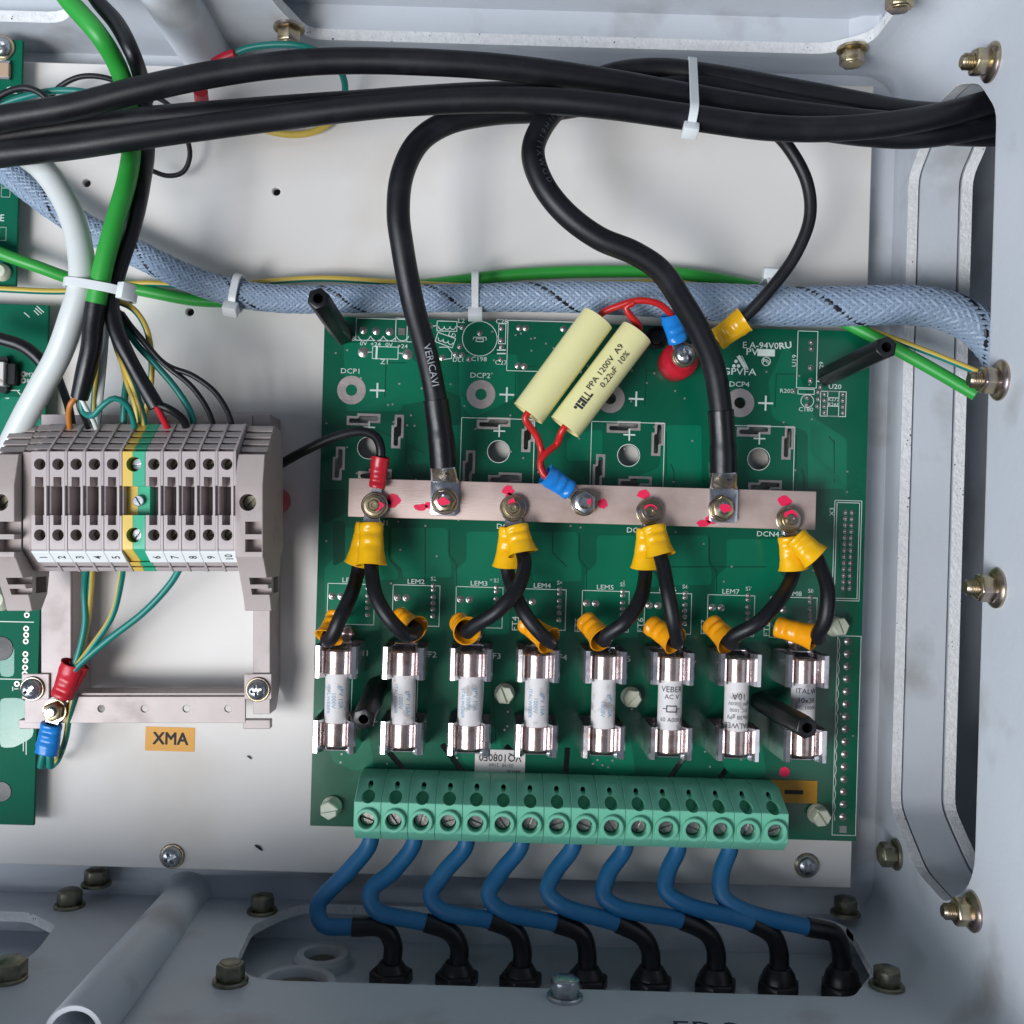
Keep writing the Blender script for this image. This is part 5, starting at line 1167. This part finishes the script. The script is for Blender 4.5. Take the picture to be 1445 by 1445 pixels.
# ---- feed-through terminal blocks
TF = 62.0
x_first = U(37.5, 0, TF).x; pw = (U(333.5, 0, TF).x - U(205, 0, TF).x) / 5; pe = U(205, 0, TF).x - U(172.5, 0, TF).x
x1_ = U(172.5, 0, TF).x - 5 * pw
y1, y2, y3, y4 = U(0, 601, 47).y, U(0, 637, TF).y, U(0, 775, TF).y, U(0, 806, 50).y
yg1, yg0 = U(0, 686, TF).y, U(0, 727, TF).y
def lerp2(a, b, t): return (a[0] + (b[0] - a[0]) * t, a[1] + (b[1] - a[1]) * t)
def ribs(a, b, n, d):                          # saw-tooth ledges from a to b
    out = []
    for i in range(n):
        p = lerp2(a, b, i / n); q = lerp2(a, b, (i + .72) / n); r = lerp2(a, b, (i + .76) / n); s_ = lerp2(a, b, (i + .97) / n)
        out += [p, q, (r[0], r[1] - d), (s_[0], s_[1] - d)]
    return out
def body_prof(rib):
    top = ribs((y1, 47), (y2 + .3, TF - .5), 4, 2.0) if rib else [(y1, 47)]
    low = list(reversed(ribs((y4, 50), lerp2((y3, TF), (y4, 50), .52), 2, 1.8))) if rib else [(y4, 50)]
    return [(y1 + .8, 30), (y1 + .8, 46)] + top + [(y2, TF), (y3, TF)] + ([(y3 - .3, TF - .5)] if rib else []) + low + [(y4 + .4, 46), (y4 + .4, 30)]
def block_mesh(w, mt, x0, x1, holes, groove, plate_side=True, hr=2.1):
    m = MB(); m.prism(body_prof(True), x0, x1 - (1.05 if plate_side else 0), YH); a = m.mesh('body', mt, (0, 0, 0), .1)
    cs = []
    for (x, y) in holes: k = MB(); k.cyl((x, y, TF - 8), (x, y, TF + 4), hr, seg=24); cs.append(k.mesh('c', mt))
    for g in groove: k = MB(); k.box(*g); cs.append(k.mesh('c', mt))
    return cut(a, cs)
def side_plate(mt, x0, x1, notch=True):
    m = MB(); pf = [(y1 + .9, 30), (y1 + .9, 46.6), (y2 + .1, TF + .15), (y3 - .1, TF + .15), (y4 - .2, 50.2), (y4 + .2, 46), (y4 + .2, 30)]
    m.prism(pf, x0, x1, YH); a = m.mesh('side_plate', mt, (0, 0, 0), .12)
    if notch:
        k = MB(); k.box(x0 - 1, x1 + 1, yg0 - .2, yg1 + .2, TF - 1.6, TF + 3); return cut(a, [k.mesh('c', mt)])
    return a
hy0, hy1 = U(0, 655, TF).y, U(0, 755, TF).y; hx = pw * .5 - .2
gv = [(-.5, pw - 1.9, yg0, yg1, TF - 11, TF + 3), (1.4, pw - 2.2, yg1 - .5, U(0, 673, TF).y, TF - 6, TF + 3), (1.4, pw - 2.2, U(0, 741, TF).y, yg0 + .5, TF - 6, TF + 3)]
BODY = block_mesh(pw, M_grey, 0.05, pw, [(hx, hy0), (hx, hy1)], gv); SIDE = side_plate(M_grey, pw - 1.0, pw - .05)
def screw_mesh(x, y, z, r, ang, mt=M_dzinc):
    m = MB(); m.M = Matrix.Translation((x, y, z)); m.lathe([(r, -3), (r, -.3), (r - .2, 0), (0.01, 0)], 18, False); m.f.append(tuple(range(17, -1, -1))); k = MB(); k.M = Matrix.Translation((x, y, z)) @ Matrix.Rotation(ang, 4, 'Z'); k.box(-r - 1, r + 1, -.32, .32, -.9, 1)
    return cut(m.mesh('s', mt), [k.mesh('c', mt)])
SCR = [[screw_mesh(hx, y, TF - 5.2, 1.85, a) for y in (hy0, hy1)] for a in (.3, .9, 1.7)]
m = MB(); m.box(pw - 3.5, pw - 2.0, yg0 + .6, yg1 - .6, TF - 11, TF - 6); SOCK = m.mesh('socket', M_grey, (0, 0, 0), .1)
SQ = []
for j in range(3):
    m = MB(); yy = yg0 + 1.4 + j * 3.05; m.box(pw - 3.3, pw - 2.2, yy, yy + 1.9, TF - 6.05, TF - 5.97); SQ.append(m.mesh('socket_hole', M_hole))  # flat dark squares, painted shade of the socket holes
ma, mb_ = lerp2((y3, TF), (y4, 50), .03), lerp2((y3, TF), (y4, 50), .50)
def marker_mesh():
    nrm = Vector((mb_[1] - ma[1], -(mb_[0] - ma[0]))); nrm = Vector((-(ma[1] - mb_[1]), (ma[0] - mb_[0]))).normalized()
    if nrm.y < 0: nrm = -nrm
    o = [(ma[0] + nrm.x * .1, ma[1] + nrm.y * .1), (ma[0] + nrm.x * .9, ma[1] + nrm.y * .9), (mb_[0] + nrm.x * .9, mb_[1] + nrm.y * .9), (mb_[0] + nrm.x * .1, mb_[1] + nrm.y * .1)]
    return o, nrm
mo, mn = marker_mesh()
m = MB(); m.prism(mo, .02, pw - .12, YH); MARK = m.mesh('marker', M_marker, (0, 0, 0), .12)
def marker_text(s):
    vs, fs = text2d(s, .01); m = MB(); d = Vector((mb_[0] - ma[0], mb_[1] - ma[1])); Ln = d.length; d.normalize()
    cx = pw * .52; z = 4.0
    out = []
    for x, y in vs:
        u, v = -y * z, x * z      # turned a quarter
        b = Vector(ma) + d * (Ln / 2 - v) + mn * .96
        out.append((cx + u, b.x, b.y))
    m.add(out, fs); return m.mesh('number', M_inkd, recalc=False)
BL = ['grey terminal block marked one, next to the plain end cover', 'grey terminal block marked two, second in the row', 'grey terminal block marked three, middle of the first five', 'grey terminal block marked four, fourth in the row',
      'grey terminal block marked five, touching the yellow half of the earth terminal', 'grey terminal block marked six, touching the green half of the earth terminal', 'grey terminal block marked seven, second after the earth terminal',
      'grey terminal block marked eight, middle of the last five', 'grey terminal block marked nine, last but one', 'grey terminal block marked ten, touching the end clamp']
def grey_block(x0, n):
    t = uthing('terminal_block', BL[n - 1], 'terminal block', (x0, 0, 0), 'grey rail terminal blocks')
    b = lk('body', BODY, t); lk('side_plate', SIDE, t)
    for me in SCR[n % 3]: lk('clamp_screw', me, b)
    if n > 1:
        s_ = lk('jumper_socket', SOCK, t)
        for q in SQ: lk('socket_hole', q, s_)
    mk = lk('marker', MARK, t); lk('number', marker_text(str(n)), mk)
for i in range(5): grey_block(x1_ + i * pw, i + 1)
xe = U(172.5, 0, TF).x
for i in range(5): grey_block(xe + pe + i * pw, i + 6)
# earth terminal, half yellow half green
et = uthing('earth_terminal', 'yellow and green earth terminal in the middle of the row', 'terminal block', (xe, 0, 0))
hm = pe * .46
he = [(pe * .5, hy0), (pe * .5, hy1)]; ge = [(-.5, pe + .5, yg0, yg1, TF - 5, TF + 3)]
A_ = block_mesh(pe, M_dyel, .05, hm, he, ge, False, 2.7); B_ = block_mesh(pe, M_dgreen, hm + .03, pe - .05, he, ge, False, 2.7)
lk('yellow_half', A_, et); lk('green_half', B_, et)
for y, z in ((hy0, TF - 3.4), (hy1, TF - 3.4), ((yg0 + yg1) / 2, TF - 3.2)): lk('clamp_screw', screw_mesh(pe * .55, y, z, 2.3 if z < TF - 3.3 else 2.0, 1.0 + y * .1, M_zinc), et)
# ---- end clamps
TC = 64.5
def clamp(x0, x1, lb, end):
    t = uthing('end_clamp', lb, 'end clamp', (x0, 0, 0), 'grey end clamps of the rail'); w = x1 - x0
    ya, yb, yc_ = U(0, 641, TC - 4).y, U(0, 684, TC).y, U(0, 786, TC).y
    pf = [(y1 - .5, 30), (y1 + .2, 45)] + ribs((y1 - .2, 46), (ya + .4, TC - 6.5), 4, 1.8) + [(ya, TC - 3.6), (yb, TC), (yc_, TC), (yc_ - 1.0, TC - 1.6), (U(0, 812, TC - 6).y, TC - 6), (U(0, 845, TC - 12).y, TC - 12), (U(0, 862, TC - 14).y, TC - 14), (U(0, 862, TC - 14).y, TC - 22), (U(0, 850, TC - 22).y + 3, TC - 27), (yc_ - 1, TC - 30), (yc_ + 2, 30)]
    m = MB(); m.prism(pf, 0, w, YH); a = m.mesh('body', M_grey2, (0, 0, 0), .25)
    yh = U(0, 709, TC).y
    cs = []
    k = MB(); k.cyl((w * .45, yh, TC - 9), (w * .45, yh, TC + 3), 3.05, seg=26); cs.append(k)
    for p0, p1 in ((736, 754), (761, 779)): k = MB(); k.box(w * .36, w * .92 + (2 if end < 0 else .4), U(0, p1, TC).y, U(0, p0, TC).y, TC - 5, TC + 3); cs.append(k)
    for p0, p1 in ((815, 825), (831, 840)): k = MB(); k.box(w * .34, w + 1, U(0, p1, TC - 8).y, U(0, p0, TC - 8).y, TC - 14, TC + 3); cs.append(k)
    k = MB(); k.box(w * .6, w + 1, U(0, 838, TC - 14).y, U(0, 815, TC - 14).y, TC - 26, TC - 17); cs.append(k)
    b = lk('body', cut(a, [k.mesh('c', M_grey2) for k in cs]), t)
    lk('clamp_screw', screw_mesh(w * .45, yh, TC - 5, 2.7, .8), b)
xr_ = U(334, 0, TF).x + .1
clamp(xr_, U(371, 0, TC).x, 'grey end clamp beside the tenth terminal block', 1)
clamp(U(-17, 0, TC).x, U(20.5, 0, TC).x, 'grey end clamp cut off by the picture border, before the first block', -1)
# end cover between the first clamp and block one
ec = uthing('end_cover', 'plain grey end cover beside the first terminal block', 'end cover', (U(22, 0, TC).x + .1, 0, 0))
m = MB(); wc = x1_ - (U(22, 0, TC).x + .1) - .1
m.prism([(y1 + .6, 30), (y1 + .6, 46)] + ribs((y1, 46.4), (y2 + .3, TF - 4), 4, 1.8) + [(y2, TF - 3), (y3, TF - 3), (y4, 49), (y4 + .4, 30)], 0, wc, YH); part('body', m, M_grey2, ec, bevel=.12)
# ---- bracket screws and the earth lugs
def flatw(px, py, h): return RU_ @ U(px, py, h)
pan_screw(flatw(46, 972, HBk + 1.3), 'cross-head screw with broad washer at the bracket foot beside the red sleeve', 3.9, [(4.9, .8), (4.2, .7)], .7, 'cross-head screws of the bracket')
pan_screw(flatw(364, 973, HBk + 1.3), 'cross-head screw with broad washer at the far bracket foot', 3.9, [(4.9, .8), (4.2, .7)], .2, 'cross-head screws of the bracket')
eb = flatw(78, 1003, HBk + 2.4)
t = thing('earth_bolt', 'bolt on the bracket bar joining the red and blue lugs', 'bolt', eb)
m = MB(); m.M = Matrix.Translation(eb); m.lathe([(4.6, 0), (4.6, .8), (0.01, .8)], 24, False); part('washer', m, M_yzinc, t)
m = MB(); m.M = Matrix.Translation(eb); hex_head(m, 7.0, .8, 3.6, .4, .6); part('nut', m, M_yzinc, t, bevel=.2)
m = MB(); m.M = Matrix.Translation(eb); m.lathe([(2.0, 3), (2.0, 4.8), (1.6, 5.2), (0.01, 5.2)], 16, False); part('stud', m, M_zinc, t)
t = thing('earth_lug', 'red double crimp sleeve gathering the earth wires', 'lug', RS0)
lug(t, (eb.x, eb.y, HBk + .3), RS0, RS1, 4.1, 4.6, M_red, 4.4)
p0, p1 = P(91, 983, 22.5), P(112, 938, 23.5); part('sleeve', sleeve_mesh(p0, p1, 3.6, 4.2), M_red, t)
t = thing('earth_lug', 'blue crimp sleeve with two teal wire ends hanging below the bracket', 'lug', P(70, 1040, 20))
lug(t, (eb.x, eb.y, HBk + 1.3), P(73, 1021, 22), P(66, 1062, 20), 4.2, 4.5, M_blue, 4.4)
for a, b in (((63, 1055, 20), (58, 1082, 18)), ((70, 1055, 20), (71, 1082, 18))):
    m = MB(); m.tube([P(*a), P((a[0] + b[0]) / 2, (a[1] + b[1]) / 2, 19.5), P(*b)], 1.6, 12); part('wire_end', m, M_teal, t)
# red insulator behind the clamp
c = P(386, 706, 10); t = thing('rail_insulator', 'dark red round standoff half hidden behind the end clamp', 'insulator', (c.x, c.y, 0))
m = MB(); m.M = Matrix.Translation((c.x, c.y, 0)); m.lathe([(5, 0), (5.3, 1), (5.3, 16), (4.6, 18), (0.01, 18.4)], 28, False); part('body', m, M_red, t)
# ================================================================== boards at the picture's left border
def small_board(x0, x1, y0, y1, lb, extra=()):
    t = thing('side_board', lb, 'circuit board', ((x0 + x1) / 2, (y0 + y1) / 2, BH - 1.6)); s = part('substrate', MB().box(x0, x1, y0, y1, BH - 1.6, BH), M_pcb2, t, bevel=.08)
    return t, s
xR2 = (P(68, 440, BH).x + P(48, 1160, BH).x) / 2
t2, s2 = small_board(P(-120, 800, BH).x, xR2, P(20, 1164, BH).y, P(40, 430, BH).y, 'tall teal circuit board behind the white cable and the bracket')
pd = MB(); sk = MB(); tr2 = MB()
for x, y in [(38, 868), (37, 887), (37, 896), (36.5, 905), (36, 923), (36, 932), (35.5, 942), (35, 951), (24, 965), (33, 528), (33, 537)]:
    c = P(x, y, BH); pd.M = Matrix.Translation((c.x, c.y, BH)); pd.lathe([(1.2, .02), (1.2, .12), (.6, .12), (.5, .02)], 12, False)
part('solder_pads', pd, M_tinpad, s2, kind='stuff')
for a, b in [((52, 432), (62, 441)), ((50, 435), (59, 443)), ((48, 438), (55, 445)), ((34, 441), (42, 448)), ((36, 862), (42, 862)), ((20, 972), (26, 972)), ((18, 969), (18, 975)), ((12, 551), (28, 551)), ((24, 551), (29, 557)), ((8, 562), (13, 562)), ((33, 1042), (33, 1060)), ((37, 1045), (37, 1065)), ((0, 877), (48, 878)), ((0, 958), (46, 959))]:
    p, q = P(*a, BH), P(*b, BH); d = (q - p).normalized(); n = Vector((-d.y, d.x, 0)) * .2
    sk.add([(v.x, v.y, BH + .06) for v in (p + n, q + n, q - n, p - n)], [(0, 1, 2, 3)])
for s, x, y in [('M2', 42, 529), ('R', 40, 538)]: flat_text(sk, s, (P(x, y, BH).x, P(x, y, BH).y, BH + .07), 2.4)
part('silkscreen', sk, M_silk, s2, kind='stuff', recalc=False)
for pts in ([(0, 985), (30, 985), (48, 1000), (47, 1040), (20, 1055), (0, 1055)], [(0, 560), (45, 560), (60, 600), (58, 700), (0, 700)], [(0, 900), (20, 910), (20, 955), (0, 955)]):
    pl = smooth_corners([tuple(P(x, y, BH)[:2]) for x, y in pts], 2, 2); m = MB(); m.add([(x, y, BH + .03) for x, y in pl], [tuple(range(len(pl)))]); part('copper_pour', m, mat('teal_pour', '0a7d62', .25, var=.1, bump=0, coat=.2) if 'teal_pour' not in MAT else MAT['teal_pour'], s2, recalc=False)
for (px, py, r) in [(2, 915, 5), (2, 1117, 4.2)]:
    c = P(px, py, BH); m = MB(); m.M = Matrix.Translation((c.x, c.y, BH)); m.lathe([(r, .05), (r * .96, .25), (0.01, .3)], 24, False); part('black_spot', m, M_blackp, s2)
c = P(4, 530, BH); m = MB(); m.box(c.x - 6, c.x + 3.2, c.y - 4.8, c.y + 4.8, BH, BH + 6); cn = part('connector', m, M_paper, s2, bevel=.3)
m = MB(); m.box(c.x + 3.3, c.x + 7.0, c.y - 4.2, c.y + 4.6, BH, BH + 4); part('connector_latch', m, M_blackp, cn, bevel=.3)
for d in (1, -1): m = MB(); m.cyl((c.x + 1.6, c.y + d * 5.9, BH), (c.x + 1.6, c.y + d * 5.9, BH + 3), 1.7); part('connector_peg', m, M_blackp, cn)
c = P(2, 845, BH); m = MB(); m.M = Matrix.Translation((c.x, c.y, BH)); m.lathe([(5, 0), (4.6, 3), (3, 5), (0.01, 5.6)], 20, False); part('button', m, M_nylon, s2)
xR3 = P(27, 230, BH).x
t3, s3 = small_board(P(-120, 230, BH).x, xR3, P(10, 403, BH).y, P(10, 56, BH).y, 'upper corner circuit board with a screw and a tan chip')
c = P(9, 101, BH); m = MB(); m.box(c.x - 2, c.x + 2, c.y - 2.8, c.y + 2.8, BH, BH + 2.2); ch = part('chip', m, M_tan, s3, bevel=.2)
for d in (1, -1): m = MB(); m.box(c.x - 2, c.x + 2, c.y + d * 3.3 - .5, c.y + d * 3.3 + .5, BH, BH + 1.6); part('chip_terminal', m, M_silver, ch)
sk = MB()
for (x, y, w, d) in [(8, 258, 4, 4), (8, 272, 4, 4), (4, 330, 3, 6)]:
    c = P(x, y, BH)
    for (u0, u1, v0, v1) in ((-w, w, d - .15, d + .15), (-w, w, -d - .15, -d + .15), (-w - .15, -w + .15, -d, d), (w - .15, w + .15, -d, d)): sk.add([(c.x + u0 * .45, c.y + v0 * .45, BH + .06), (c.x + u1 * .45, c.y + v0 * .45, BH + .06), (c.x + u1 * .45, c.y + v1 * .45, BH + .06), (c.x + u0 * .45, c.y + v1 * .45, BH + .06)], [(0, 1, 2, 3)])
flat_text(sk, 'C2', (P(16, 128, BH).x, P(16, 128, BH).y, BH + .06), 4.2); flat_text(sk, 'E', (P(3, 308, BH).x, P(3, 308, BH).y, BH + .06), 4)
part('silkscreen', sk, M_silk, s3, kind='stuff', recalc=False)
pan_screw(P(3, 68, BH), 'cross-head screw on the upper corner board', 4.2, [(5.4, .8)], .3)
c = P(4, 385, BH); t = thing('nylon_screw', 'round white nylon cap on the upper corner board', 'screw', c, 'white nylon screws holding the boards'); m = MB(); m.M = Matrix.Translation(c); m.lathe([(3.6, 0), (3.5, 2), (2.4, 3.6), (0.01, 4.0)], 22, False); part('head', m, M_nylon, t)
# small dead insect and crumbs on the plate
def speck(px, py, lb, r, l, h=0):
    c = P(px, py, h); m = MB(); m.tube([c + Vector((-l, l * .5, .5)), c + Vector((0, 0, .7)), c + Vector((l, -l * .9, .4))], lambda u: r * (.35 + .65 * math.sin(math.pi * u)), 8); single('insect', m, M_inkd, lb, 'insect')
speck(365, 1195, 'tiny dead insect on the mounting plate below the bracket', .55, 1.6); speck(352, 1068, 'tiny brown fly leg on the plate beside the orange label', .3, 1.0)
